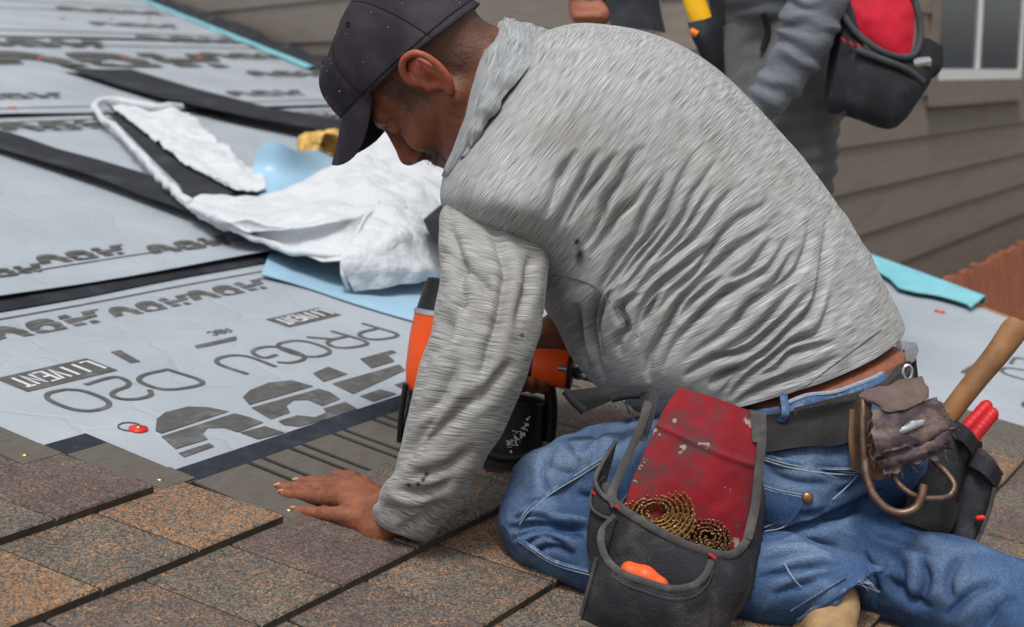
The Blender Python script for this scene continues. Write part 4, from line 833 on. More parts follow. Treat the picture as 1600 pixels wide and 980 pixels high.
# ---- collar: turned-over band round the neck
def collar(name, inner, outer, mat, th=.003, lumps=.002):
    a, b = crom(np.array([at(*q) for q in inner]), 120), crom(np.array([at(*q) for q in outer]), 120); rows = []
    for t in np.linspace(0, 1, 16): rows.append(a * (1 - t) + b * t + np.array([0, 0, 0]) + (-(CW[2])) * .012 * math.sin(math.pi * t))
    gg = np.stack(rows); return sheet(name, gg, th, mat, SHIRT, disp=fbm(gg, 40) * lumps)
M_shirt2 = shirt_mat('heather_collar', (78, 81, 84), (178, 181, 183), dirt=False)
collar('collar', [(770, 60, 1.95), (778, 36, 1.89), (770, 55, 1.84), (748, 100, 1.795), (735, 145, 1.775), (722, 195, 1.77), (706, 235, 1.775), (694, 262, 1.79), (690, 275, 1.83)], [(800, 75, 1.97), (806, 30, 1.90), (800, 58, 1.83), (782, 105, 1.775), (764, 150, 1.75), (748, 200, 1.742), (730, 240, 1.75), (708, 276, 1.77), (700, 290, 1.82)], M_shirt2)
collar('turned_collar', [(795, 60, 1.96), (788, 28, 1.885), (786, 55, 1.815), (770, 100, 1.77), (752, 150, 1.748), (738, 195, 1.742), (724, 235, 1.75), (704, 268, 1.775)], [(880, 90, 1.99), (860, 52, 1.88), (848, 80, 1.80), (812, 122, 1.745), (778, 168, 1.73), (752, 210, 1.73), (734, 246, 1.742), (712, 280, 1.77)], M_shirt2, .004, .009)
# ---- cap
CAP = bpy.data.objects.new('cap', None); COL.objects.link(CAP); CAP.parent = MAN; CAP.location = Vector([float(v) for v in hd(0, .05, 0) - wloc(MAN)])
nth, nph = 96, 40; G = np.zeros((nph, nth, 3))
for i, ph in enumerate(np.linspace(0, 1, nph)):
    for k in range(nth):
        t = 2 * math.pi * k / nth; ct, s_ = math.cos(t), math.sin(t); w = math.cos(ph * math.pi / 2) ** .62 if ph < 1 else 0; z = math.sin(ph * math.pi / 2) ** 1.0
        rf = .128 if ct > 0 else .110; ur = .042 + .036 * ct; top = .147
        frontlift = .012 * max(ct, 0) ** 2 * math.sin(math.pi * min(ph * 1.3, 1)); G[i, k] = hd((rf * .955 - .020 * ph * ph) * ct * w - .006 * ph, ur + (top - ur) * z + frontlift, .0895 * s_ * w)
n3 = grid_normals(G, True); n3 *= np.sign(((G - HC) * n3).sum(-1).mean()); sm_ = np.minimum.reduce([np.abs((np.arange(nth) / nth * 360 - a0 + 180) % 360 - 180) for a0 in (0, 60, 120, 180, 240, 300)]) / 360 * 2 * math.pi * .1
G = G + n3 * (fbm(G, 20) * .006 - .0018 * np.exp(-(sm_[None, :] / .0035) ** 2) + .001 * np.exp(-((sm_[None, :] - .006) / .003) ** 2))[..., None]
o = obj('crown', G.reshape(-1, 3), grid_faces(nth, nph, True), M_cap, CAP); md = o.modifiers.new('s', 'SOLIDIFY'); md.thickness = .0025; md.offset = -1
for a0 in (0, 60, 120, 180, 240, 300):
    k = int(a0 / 360 * nth); tube('panel_seam', [G[i, k] + n3[i, k] * .0006 for i in range(1, nph - 1)], .0009, M_capd, CAP, 5, sm=0)
tube('sweatband_stitch', [G[2, k % nth] + n3[2, k % nth] * .0008 for k in range(nth + 1)], .0007, M_capd, CAP, 5, sm=0)
fbt = Field(G[-1, 0] - .03, G[-1, 0] + .03, .0015); fbt.ell(G[-1].mean(0), HR, (.008, .004, .008), .002); V, Fq = fbt.skin(); obj('button', V, Fq, M_capd, CAP)
for k in (8, 24, 40, 56, 72, 88):
    c = G[24, k]; tt = np.linspace(0, 2 * math.pi, 13); e1 = np.cross(n3[24, k], HUw); e1 /= np.linalg.norm(e1); e2 = np.cross(n3[24, k], e1); tube('eyelet', [c + n3[24, k] * .0005 + .0032 * (math.cos(a_) * e1 + math.sin(a_) * e2) for a_ in tt], .0011, M_capd, CAP, 5, sm=0)
rows = []
for r in np.linspace(0, 1, 14):
    row = []
    for t in np.linspace(-1.12, 1.12, 44):
        ct, s_ = math.cos(t), math.sin(t); ext = .070 * r * max(0, 1 - (abs(t) / 1.125) ** 4) ** .6; u0 = .042 + .036 * ct
        row.append(hd(.121 * ct + ext * (.93 if True else ct), u0 * (1 - r * .55) + .058 * r * .55 + .003 - .10 * ext - .054 * (s_ ** 2) * (ext / .070), .0885 * s_ * (1 - .06 * r)))
    rows.append(row)
sheet('brim', np.array(rows), .0032, M_cap, CAP)
rw = np.array(rows)
for j in (3, 6, 9, 11): tube('brim_stitch', list(rw[j] + HUw * .0004), .0005, M_capd, CAP, 4, sm=0)
# lint flecks on the cap
M_lint = plain('lint', (180, 172, 168), .9); mb = MB(); r_ = random.Random(3)
for _ in range(90):
    i, k = r_.randrange(2, nph - 6), r_.randrange(nth); c = G[i, k] + n3[i, k] * .0004; s_ = r_.uniform(.0003, .0009); mb.box(c, n3[i, k] * .0002, HFw * s_, HUw * s_ * r_.uniform(.4, 1))
o = mb.build('lint', M_lint, CAP, smooth=False); o['kind'] = 'stuff'
# ------------------------------------------------------------------ jeans
def front(V, N_):
    X, Y, D = w2px(V)
    def f(x, y, off=.001, r=4.0):
        m = np.where((np.abs(X - x) < r) & (np.abs(Y - y) < r))[0]
        while len(m) == 0: r *= 2; m = np.where((np.abs(X - x) < r) & (np.abs(Y - y) < r))[0]
        i = m[np.argmin(D[m])]; return at(x, y, D[i]) + N_[i] * off
    return f
JF = Field(np.array([-.03, 1.40, 2.86]), np.array([.86, 2.22, 3.52]), .003)
JF.chain([(lift(858, 822, .058), .055), (lift(940, 866, .050), .047), (lift(1080, 890, .046), .046), (lift(1220, 908, .052), .056), (lift(1300, 930, .052), .053), (lift(1340, 948, .05), .05)], .006)
# cut at the near cuff
cu = at(1300, 943, 1.60); cd = CW[0] * .55 - CW[1] * .80 - CW[2] * .22; cd /= np.linalg.norm(cd)
sl, x = JF.sub(cu - .12, cu + .12, 0); dcu = (x - cu) @ cd; cyl = np.linalg.norm(x - cu - dcu[..., None] * cd, axis=-1)
JF.a[sl] = np.maximum(JF.a[sl], dcu).astype(np.float32)
for i in range(4):
    ring = tg[i]; c = ring.mean(0); e1 = (ring[0] - ring[8]) / 2; r1 = np.linalg.norm(e1); e1 /= r1; e2 = (ring[4] - ring[12]) / 2; e2 -= e1 * (e1 @ e2); r2 = np.linalg.norm(e2); e2 /= r2
    JF.ell(c, [e1, e2, np.cross(e1, e2)], (r1 * .99 + .004, r2 + .003, .05), .02)
JF.ell(at(1350, 700, 1.80), CW, (.085, .085, .12), .03); JF.ell(at(1280, 720, 1.78), CW, (.10, .075, .075), .03)
JF.chain([(at(1225, 705, 1.79), .093), (at(1060, 742, 1.765), .086), (at(950, 756, 1.735), .080), (lift(872, 786, .075), .066), (lift(858, 806, .062), .0605)], .012)
JF.chain([(at(1340, 700, 1.93), .095), (lift(1220, 760, .12), .08), (lift(1130, 790, .07), .062), (lift(1250, 842, .062), .058), (lift(1380, 884, .062), .060), (lift(1480, 918, .062), .062), (lift(1640, 985, .062), .066)], .012)
# cut at the waistband: keep what lies below the plane through three belt points
w1, w2, w3 = at(1300, 622, 1.70), at(1418, 552, 1.90), at(1035, 628, 1.86); wn_ = np.cross(w2 - w1, w3 - w1); wn_ /= np.linalg.norm(wn_); wn_ *= np.sign(wn_ @ (at(1100, 300, 1.8) - w1))
sl, x = JF.sub(JF.lo, JF.lo + JF.h * JF.n, 0); JF.a[sl] = np.maximum(JF.a[sl], ((x - w1) @ wn_).astype(np.float32))
del x, dcu, cyl
JV, JQ = JF.skin(); JV = relax(JV, JQ, 2, .4); JN = vnorm(JV, JQ); jx, jy, jd = w2px(JV); nj = np.clip(-(JN @ CW[2]) * 2.2 + .2, 0, 1)
JFOLD = [([(796,826),(845,818),(885,823),(925,824)], 7, .014), ([(804,842),(845,828),(880,832),(915,842)], 6, .010), ([(812,855),(850,838),(890,852)], 5, .008), ([(800,812),(830,806),(870,812)], 5, .007), ([(830,866),(860,852),(900,866)], 5, .006), ([(798,805),(822,790),(850,782)], 6, .004), ([(846,805),(890,800),(930,806)], 6, .004), ([(905,742),(870,735),(842,716)], 6, .003), ([(880,690),(900,725),(895,745)], 5, .0025), ([(926,660),(935,700),(920,730)], 5, .0025), ([(985,640),(975,680),(955,700)], 6, .003), ([(960,640),(925,690),(900,715)], 6, .004), ([(870,700),(850,740),(858,775)], 6, .004), ([(900,770),(930,782),(940,800)], 6, .004), ([(1200,735),(1240,752),(1300,755)], 6, .004), ([(1190,790),(1240,800),(1290,800)], 6, .004), ([(1210,850),(1260,846),(1310,856)], 6, .004), ([(1240,895),(1290,884),(1330,880)], 6, .004), ([(1350,830),(1400,842),(1460,870)], 7, .005),
 ([(1185,846),(1240,826),(1290,812),(1345,786),(1380,768)], 7, .012), ([(1180,805),(1230,812),(1300,790)], 7, .004), ([(1190,880),(1235,868),(1285,866)], 6, .004), ([(1185,905),(1240,890),(1300,880)], 6, .005), ([(1200,930),(1250,915),(1310,895)], 6, .004), ([(1270,730),(1320,740),(1370,735)], 7, .004), ([(1300,770),(1340,752),(1385,725)], 6, .004),
 ([(1395,850),(1410,890),(1405,935)], 8, .005), ([(1440,868),(1450,905),(1430,950)], 8, .006), ([(1500,872),(1480,905),(1490,940)], 8, .005), ([(1560,908),(1520,925),(1480,965)], 8, .006), ([(1460,950),(1420,935),(1385,900)], 7, .005), ([(1345,860),(1365,900),(1368,950)], 7, .005), ([(1590,930),(1560,950),(1540,985)], 7, .004)]
dj = np.zeros(len(JV))
for fl, wd_, dp_ in JFOLD:
    r, t = segdist(jx + 3 * vnoise(np.stack([jx / 25, jy / 25, jx * 0], -1)), jy, crom(np.array(fl, float), 12)); dj += nj * np.clip(np.minimum(t, 1 - t) * 4, 0, 1) ** .7 * (-dp_ * 1.5 * np.exp(-(r / (wd_ * .8)) ** 2) + dp_ * .35 * np.exp(-((r - wd_ * 2.4) / (wd_ * 1.3)) ** 2))
wj = vnoise(JV, 9) * .02; dj += nj * (.004 - .009 * np.abs(vnoise(JV * np.array([1, 1, 1.0]) + wj[:, None], 15)) ** .8) * 1.0; dj += .0042 * vnoise(JV + wj[:, None], 26) + .0009 * vnoise(JV, 64) + .0005 * vnoise(JV, 150)
worn = np.clip(.55 * np.exp(-(((jx - 860) / 70) ** 2 + ((jy - 730) / 42) ** 2)) + .4 * np.exp(-(((jx - 960) / 60) ** 2 + ((jy - 660) / 40) ** 2)) + .45 * np.exp(-(((jx - 1240) / 50) ** 2 + ((jy - 740) / 30) ** 2)) + .5 * np.exp(-(((jx - 1250) / 60) ** 2 + ((jy - 862) / 22) ** 2)) + .35 * np.exp(-(((jx - 1520) / 60) ** 2 + ((jy - 900) / 30) ** 2)) + .35 * np.exp(-(((jx - 805) / 30) ** 2 + ((jy - 800) / 50) ** 2)) + np.clip(dj * 90, 0, .4), 0, 1)
JV = JV + JN * np.clip(dj, -.018, .007)[:, None]; JN = vnorm(JV, JQ)
JEANS = obj('jeans', JV, JQ, M_denim, MAN, attrs={'worn': worn}); oj = front(JV, JN)
def jseam(name, pts, r=.0016, mat=None, off=.0008, n=6): return tube(name, [oj(x, y, off) for x, y in pts], r, mat or M_seam, JEANS, n)
for pts in ([(942,716),(905,740),(860,769),(823,798),(812,814)], [(812,842),(831,855),(865,876),(921,893)], [(1184,708),(1230,722),(1290,732),(1338,733)], [(1180,755),(1215,766),(1262,775)]):
    jseam('seam', pts, .0026, M_seam, .0006); jseam('thread', [(x + 1, y + 4) for x, y in pts], .0008, M_thread, .0022, 5); jseam('thread', [(x, y - 1) for x, y in pts], .0007, M_thread, .0026, 5)
for pts in ([(1262,777),(1245,800),(1225,822),(1195,832)], [(1195,824),(1215,815),(1232,810)], [(990,622),(1000,640),(1014,660)], [(975,628),(986,650),(1000,672)], [(1225,880),(1240,905),(1252,918)], [(1340,742),(1322,760),(1300,780)], [(1186,716),(1230,730),(1290,740),(1336,741)]): jseam('thread', pts, .0009, M_thread, .0012, 5)
pocket = np.stack([[oj(x, y, .0028, 6) for x, y in r] for r in ([(1182,760),(1205,766),(1235,773),(1260,778)], [(1182,785),(1205,790),(1228,794),(1248,796)], [(1182,812),(1200,816),(1215,818),(1230,816)])])
sheet('back_pocket', surf([list(map(tuple, r)) for r in pocket], 18, 14), .002, M_denim, JEANS)
c = oj(1260, 778, .003); fb = Field(c - .014, c + .014, .001); fb.ell(c, CW, (.0072, .0072, .004), .001); V, Fq = fb.skin(); obj('rivet', V, Fq, plain('copper_rivet', (150, 116, 82), .4, .2, 80, metal=.8), JEANS)
# cuff hems
cq = [cu + cd * .010 + .0555 * (math.cos(t) * np.cross(cd, RN) / np.linalg.norm(np.cross(cd, RN)) + math.sin(t) * np.cross(np.cross(cd, RN), cd)) for t in np.linspace(0, 2 * math.pi, 30)]
tube('cuff_hem', [oj(x, y, .001, 5) for x, y in ((1332, 914), (1320, 922), (1305, 932), (1275, 951), (1248, 968))], .0028, M_seam, JEANS); tube('cuff_hem', [oj(x, y, .001, 5) for x, y in ((1322, 902), (1310, 909), (1290, 921), (1262, 938), (1236, 954))], .0012, M_seam, JEANS)
for k in range(22):
    a_ = oj(1348 + random.uniform(-8, 6), 908 + random.uniform(-6, 8), .001, 5); d_ = (at(1362, 912, 1.68) - at(1345, 906, 1.68)); d_ = d_ / np.linalg.norm(d_) + np.array([random.gauss(0, .35) for _ in range(3)]); tube('loose_thread', [a_, a_ + d_ * .005, a_ + d_ * random.uniform(.008, .014) + np.array([0, 0, -.002])], .0003, M_thread, JEANS, 3, sm=5) if k < 12 else None
# waistband above the belt, and the belt loop
wb = [(1226, 634), (1262, 624), (1300, 617), (1340, 607), (1372, 594), (1398, 572), (1412, 550)]
rows = [[oj(x, y + dy, .0045, 6) for x, y in wb] for dy in (-1, 7, 16)]; sheet('waistband', surf([list(map(tuple, r)) for r in rows], 40, 8), .003, M_seam, JEANS)
tube('waistband_edge', rows[0], .0026, M_thread, JEANS, 6)
tube('belt_loop', [oj(1228, 630, .012), oj(1224, 645, .016), oj(1218, 656, .010)], .0048, M_seam, JEANS, 8, flat=(-CW[2], .4))
# boots
bt = Field(cu - .16, cu + np.array([.22, .2, .12]), .0035); e0 = lift(1280, 926, .05)
bt.chain([(e0, .030), (lift(1300, 948, .046), .029), (lift(1296, 970, .038), .028), (lift(1292, 992, .03), .026)], .01); bt.chain([(lift(1262, 985, .016), .018), (lift(1300, 995, .018), .022), (lift(1340, 1040, .018), .022)], .012)
V, Fq = bt.skin(); V = V + vnorm(V, Fq) * (fbm(V, 60) * .0015)[:, None]; BO = obj('boot', V, Fq, M_tan, MAN)
bt = Field(lift(1600, 1000, 0) - .2, lift(1720, 1000, .1) + .2, .004); bt.chain([(lift(1635, 985, .06), .046), (lift(1690, 1010, .05), .044), (lift(1740, 1030, .035), .03)], .01); V, Fq = bt.skin(); obj('boot', V, Fq, M_tan, MAN)

# ------------------------------------------------------------------ tool belt
def web_mat(name, rgb, dirt):
    t = NT(name); co = t.coord('UV', (420, 420, 1)); w = t.n('TexWave', Scale=1.2, Distortion=.4); t.l(co, w.inputs['Vector']); ck = t.n('TexBrick'); ck.inputs['Scale'].default_value = .34; t.l(co, ck.inputs['Vector'])
    ck.inputs['Color1'].default_value = lin(rgb); ck.inputs['Color2'].default_value = tuple(v * 1.5 for v in lin(rgb)[:3]) + (1,); ck.inputs['Mortar'].default_value = tuple(v * .4 for v in lin(rgb)[:3]) + (1,)
    oc = t.coord(); c = t.mix(t.math('MULTIPLY', t.ramp(t.noise(oc, 30, 5, .6), .5, .7), .45), ck.outputs['Color'], lin(dirt)); return t.out(c, .75, ck.outputs['Fac'], .5, .0015)
M_web = web_mat('black_webbing', (32, 31, 32), (60, 57, 54))
M_canvas = plain('charcoal_canvas', (42, 42, 47), .85, .3, 30, 420, .8, dirt=(90, 85, 82), dirtamt=.6, dist=.002); M_bind = plain('grey_binding', (70, 69, 69), .9, .2, 60, 900, .7, dirt=(112, 106, 100), dirtamt=.5)
M_inner = plain('dark_pocket_canvas', (34, 34, 40), .9, .2, 30, 700, .4)
def red_mat():
    t = NT('stained_red_canvas'); co = t.coord(); c = t.mix(t.ramp(t.noise(co, 14, 4), .3, .7), lin((112, 16, 28)), lin((148, 24, 36)))
    c = t.mix(t.math('MULTIPLY', t.ramp(t.noise(co, 20, 7, .66), .48, .60), .78), c, lin((70, 52, 52))); c = t.mix(t.math('MULTIPLY', t.ramp(t.noise(co, 40, 5, .6), .63, .66), .8), c, lin((168, 150, 138)))
    return t.out(c, .8, t.noise(co, 900, 3), .5, .001)
M_redc = red_mat()
M_leath = plain('worn_purple_leather', (64, 53, 58), .6, .25, 35, 220, .5, dirt=(146, 124, 112), dirtamt=.6); M_lbrown = plain('brown_leather', (112, 80, 58), .55, .25, 40, 220, .4, dirt=(70, 52, 42)); M_rust = plain('rusty_steel', (112, 92, 80), .45, .25, 90, 200, .4, metal=.75, dirt=(96, 66, 50), dirtamt=.8); M_steel = plain('bright_steel', (188, 190, 192), .3, .12, 60, 200, .3, metal=.9)
TB = thing('tool_belt', at(1260, 670, 1.70), 'black webbing tool belt round the kneeling roofer, with worn leather and steel hooks', 'tool belt')
tp = [(1150, 652), (1186, 648), (1225, 643), (1262, 637), (1300, 630), (1338, 624)]; bp_ = [(1150, 714), (1186, 710), (1225, 706), (1262, 702), (1300, 696), (1338, 690)]
rows = []
for t in np.linspace(0, 1, 5): rows.append([tuple(oj(x0 + (x1 - x0) * t, y0 + (y1 - y0) * t, .009, 8)) for (x0, y0), (x1, y1) in zip(tp, bp_)])
sheet('strap', surf(rows, 60, 14), .004, M_web, TB)
rows = [[tuple(oj(x, y + dy, .008, 6)) for x, y in ((1240, 634), (1290, 622), (1338, 612), (1372, 600), (1400, 580), (1418, 556))] for dy in (2, 10, 18)]; sheet('braided_belt', surf(rows, 40, 8), .003, plain('braided_leather', (50, 46, 44), .6, .4, 260, 300, .8), TB)
pxsheet('strap_end', [[(884, 611, 1.68), (915, 607, 1.675), (960, 602, 1.67), (1012, 604, 1.67)], [(896, 628, 1.675), (925, 621, 1.67), (965, 612, 1.665), (1012, 612, 1.665)], [(914, 644, 1.675), (940, 633, 1.67), (970, 622, 1.665), (1012, 620, 1.665)]], .004, M_web, TB, 24, 10)
tube('strap_tip', [at(883, 611, 1.672), at(897, 628, 1.668), at(913, 643, 1.668)], .005, M_inner, TB, 8); tube('strap_keeper', [at(956, 624, 1.655), at(975, 619, 1.652), at(1000, 617, 1.652)], .0045, M_inner, TB, 8)
# leather plate, steel bracket, hooks
pxsheet('leather_backing', [[(1328, 640, 1.675), (1360, 640, 1.665), (1420, 660, 1.665)], [(1326, 690, 1.67), (1370, 700, 1.66), (1420, 700, 1.665)], [(1332, 735, 1.675), (1375, 750, 1.66), (1418, 722, 1.67)]], .004, M_lbrown, TB, 16, 16, .001, 40)
pxsheet('bracket', [[(1336, 627, 1.664), (1348, 621, 1.656), (1362, 626, 1.66)], [(1335, 660, 1.658), (1348, 660, 1.648), (1361, 660, 1.655)], [(1337, 700, 1.656), (1347, 700, 1.646), (1358, 700, 1.653)], [(1334, 732, 1.66), (1346, 736, 1.65), (1356, 730, 1.656)]], .004, M_rust, TB, 12, 24, .0006, 120)
tube('bracket_rib', [at(1347, 650, 1.648), at(1348, 690, 1.644), at(1350, 725, 1.644)], .0042, M_rust, TB, 8)
tube('hook', [at(1350, 715, 1.646), at(1354, 745, 1.640), at(1364, 772, 1.634), at(1384, 794, 1.630), at(1408, 802, 1.628), at(1430, 794, 1.628), at(1440, 774, 1.630), at(1443, 757, 1.632)], [.0052] * 7 + [.0048], M_rust, TB, 12)
tube('hook', [at(1404, 716, 1.66), at(1396, 738, 1.652), at(1404, 756, 1.646), at(1432, 776, 1.64), at(1462, 779, 1.642), at(1484, 774, 1.648), at(1491, 758, 1.652), at(1476, 736, 1.66), at(1458, 718, 1.668), at(1456, 702, 1.676)], .0038, M_rust, TB, 10)
def ragged(name, rows, th, mat, nu=46, nv=46, amp=.0025, fray=.005):
    g = surf(P(rows), nu, nv); U, Vv = np.meshgrid(np.linspace(-1, 1, nu), np.linspace(-1, 1, nv)); e = np.maximum(np.abs(U), np.abs(Vv)) ** 8; cen_ = g.reshape(-1, 3).mean(0)
    g = g + (g - cen_) * (e * fray * 14 * vnoise(g, 130))[..., None]; return sheet(name, g, th, mat, TB, disp=fbm(g, 60, 3) * amp + e * fray * vnoise(g, 90))
ragged('torn_leather', [[(1362, 640, 1.645), (1400, 634, 1.64), (1440, 626, 1.645), (1462, 622, 1.655)], [(1364, 670, 1.638), (1405, 665, 1.632), (1450, 655, 1.636), (1478, 648, 1.65)], [(1368, 700, 1.636), (1410, 692, 1.63), (1455, 678, 1.634), (1490, 662, 1.65)], [(1366, 712, 1.64), (1410, 706, 1.632), (1456, 690, 1.636), (1488, 672, 1.652)]], .003, M_leath, fray=.006)
ragged('leather_flap', [[(1352, 608, 1.67), (1376, 606, 1.662), (1410, 592, 1.662), (1440, 588, 1.67)], [(1342, 618, 1.658), (1376, 622, 1.645), (1412, 612, 1.645), (1448, 604, 1.655)], [(1366, 632, 1.648), (1385, 642, 1.636), (1415, 640, 1.634), (1452, 620, 1.646)]], .004, plain('pale_torn_leather', (98, 82, 78), .8, .25, 40, 200, .5, dirt=(92, 74, 80), dirtamt=.8), 40, 30, .003, .003)
ragged('leather_fringe', [[(1380, 706, 1.636), (1420, 700, 1.63), (1460, 684, 1.634), (1488, 668, 1.65)], [(1376, 722, 1.638), (1420, 716, 1.626), (1462, 700, 1.63), (1490, 684, 1.65)], [(1384, 738, 1.645), (1420, 728, 1.632), (1452, 716, 1.635), (1484, 702, 1.655)]], .003, M_leath, 46, 24, .005, .012)
M_fray = plain('leather_fray', (112, 96, 92), .9, .4, 100, 200, .3)
mb = MB()
for k in range(170):
    s_ = random.random(); e_ = random.choice(((1362, 640, 1366, 715), (1366, 716, 1490, 676), (1380, 732, 1486, 700), (1462, 622, 1490, 664))); x, y = e_[0] + (e_[2] - e_[0]) * s_, e_[1] + (e_[3] - e_[1]) * s_; p0 = at(x, y, 1.636 + .012 * abs(x - 1420) / 60)
    d_ = np.array([random.gauss(0, .5), random.gauss(-.3, .4), random.gauss(-.6, .5)]); d_ /= np.linalg.norm(d_); l_h = random.uniform(.004, .014); pts = [p0, p0 + d_ * l_h * .5 + np.array([random.gauss(0, .001) for _ in range(3)]), p0 + d_ * l_h + np.array([random.gauss(0, .003) for _ in range(3)])]; mb.tube(pts, [.0006, .0005, .0002], 4)
o = mb.build('frayed_threads', M_fray, TB, smooth=False); o['kind'] = 'stuff'
ragged('metal_tag', [[(1408, 668, 1.629), (1425, 658, 1.628), (1446, 656, 1.631)], [(1405, 674, 1.628), (1425, 669, 1.627), (1442, 664, 1.63)], [(1408, 680, 1.629), (1422, 676, 1.628), (1436, 669, 1.63)]], .001, M_steel, 20, 10, .0005, .006)
tube('belt_ring', [at(1418 + 7 * math.cos(t), 582 + 11 * math.sin(t), 1.72) for t in np.linspace(0, 2 * math.pi, 13)], .002, M_steel, TB, 6)
# rear pouch
RPc = thing('tool_pouch', at(1480, 860, 1.76), 'black canvas tool pouch with two rounded pockets behind the belt hooks', 'pouch')
def bag(name, outline_top, outline_bot, d0, bulge, mat, parent, nu=40, nv=36, thick=.05):
    """closed pocket: top rim left to right, bottom left to right, bulging towards the viewer"""
    L0 = np.array(outline_top, float); L1 = np.array(outline_bot, float); a_, b_ = crom(L0, nu), crom(L1, nu); U = np.linspace(-1, 1, nu); g1 = []; g2 = []
    for t in np.linspace(0, 1, nv):
        e = (1 - np.abs(U) ** 3.0) * math.sin(math.pi * min(.5, .16 + .42 * t) if t < .8 else math.pi * (.496 + .004) * 1) * (1 if t < .86 else math.sqrt(max(0, 1 - ((t - .86) / .14) ** 2)))
        q = a_ * (1 - t) + b_ * t; g1.append(at(q[:, 0], q[:, 1], d0 - bulge * e)); g2.append(at(q[:, 0], q[:, 1], d0 + thick * .6 * e + .001))
    g = np.concatenate([np.stack(g1), np.stack(g2)[::-1]]); g = g + (fbm(g, 35) * .002)[..., None] * -CW[2]
    o = obj(name, g.reshape(-1, 3), grid_faces(nu, len(g)), mat, parent); md = o.modifiers.new('s', 'SOLIDIFY'); md.thickness = .0025; md.offset = 0; return o, g
bag('pocket', [(1428, 690), (1455, 676), (1490, 668), (1522, 690)], [(1395, 850), (1420, 866), (1455, 862), (1480, 838)], 1.735, .045, M_canvas, RPc)
o, gp = bag('pocket', [(1510, 700), (1530, 700), (1550, 715), (1566, 740)], [(1470, 850), (1485, 872), (1505, 872), (1528, 842)], 1.75, .04, M_canvas, RPc)
pxsheet('rim_band', [[(1492, 655, 1.72), (1515, 670, 1.70), (1530, 690, 1.715)], [(1484, 676, 1.712), (1504, 690, 1.692), (1520, 710, 1.708)]], .005, M_inner, RPc, 18, 10, .001, 60); pxsheet('rim_band', [[(1520, 706, 1.725), (1545, 716, 1.705), (1568, 740, 1.73)], [(1514, 728, 1.72), (1536, 740, 1.70), (1556, 762, 1.725)]], .006, M_canvas, RPc, 18, 10, .002, 60)
pxsheet('webbing_band', [[(1420, 768, 1.685), (1460, 776, 1.675), (1500, 786, 1.70)], [(1412, 800, 1.682), (1450, 814, 1.672), (1488, 826, 1.695)], [(1404, 812, 1.682), (1444, 826, 1.672), (1478, 840, 1.695)]], .005, M_web, RPc, 24, 12)
pxsheet('back_panel', [[(1370, 735, 1.77), (1440, 680, 1.78), (1535, 690, 1.79)], [(1380, 790, 1.77), (1450, 780, 1.78), (1535, 780, 1.79)], [(1400, 850, 1.77), (1450, 850, 1.78), (1500, 862, 1.785)]], .006, M_inner, RPc, 16, 16)
tube('binding', [at(1482, 846, 1.715), at(1492, 868, 1.71), at(1508, 870, 1.71), at(1526, 846, 1.715), at(1545, 800, 1.72), at(1554, 762, 1.722)], .0028, M_bind, RPc, 6)
for x, y in ((1531, 810), (1508, 848)): fb = Field(at(x, y, 1.70) - .012, at(x, y, 1.70) + .012, .001); fb.cone(at(x - 3, y, 1.704), at(x + 4, y - 1, 1.702), .0034, .0034, .001); V, Fq = fb.skin(); obj('bar_tack', V, Fq, M_red, RPc)
# tools in the rear pouch
M_wood = plain('worn_hickory', (136, 98, 62), .6, .22, 10, 300, .25, sx=(3, 3, 3), dirt=(92, 66, 44), dirtamt=.6)
HM = thing('hammer', at(1470, 760, 1.76), 'hammer with worn wooden handle standing in the rear pouch', 'hammer')
tube('handle', [at(1462, 680, 1.765), at(1492, 636, 1.765), at(1528, 590, 1.768), at(1562, 548, 1.772), at(1586, 514, 1.776), at(1592, 506, 1.777)], [.0135, .0135, .014, .0155, .0165, .0145], M_wood, HM, 20, sm=50)
fb = Field(at(1450, 720, 1.75) - .08, at(1450, 720, 1.75) + .08, .003); fb.cone(at(1445, 700, 1.77), at(1475, 722, 1.77), .013, .013, .004); fb.cone(at(1475, 722, 1.77), at(1490, 735, 1.77), .015, .015, .004); V, Fq = fb.skin(); obj('head', V, Fq, M_steel, HM)
SN = thing('snips', at(1510, 720, 1.75), 'red handled snips in the rear pouch below the hammer handle', 'snips')
M_redg = plain('red_grip', (186, 30, 38), .45, .15, 40, 200, .2)
for pts in ([(1490, 700, 1.742), (1508, 672, 1.742), (1528, 650, 1.744), (1543, 634, 1.746), (1549, 632, 1.747)], [(1510, 700, 1.728), (1522, 682, 1.728), (1538, 662, 1.73), (1552, 646, 1.732), (1558, 643, 1.733)]):
    q = crom(np.array([at(*p) for p in pts]), 40); v, f = tube_vf(q, .0086 * (1 + .02 * np.sin(np.arange(40) * 1.5) * (np.arange(40) > 14)) * np.array([1] * 36 + [.95, .85, .65, .35]), 14); crease(obj('grip', v, f, M_redg, SN), 60)
tube('blade', [at(1488, 706, 1.75), at(1470, 740, 1.752)], .006, M_steel, SN, 8)
HH = thing('hammer', at(1420, 600, 1.93), 'bright steel hammer head showing behind the bare waist', 'hammer')
mb = MB(); mb.prism([at(*q) for q in ((1408, 532, 1.93), (1432, 536, 1.93), (1436, 548, 1.93), (1428, 566, 1.93), (1414, 564, 1.93), (1408, 550, 1.93))], CW[2] * .028); mb.build('head', M_steel, HH, ang=20); tube('neck', [at(1421, 560, 1.945), at(1424, 585, 1.945), at(1428, 640, 1.94)], [.009, .009, .012], M_inner, HH, 10)

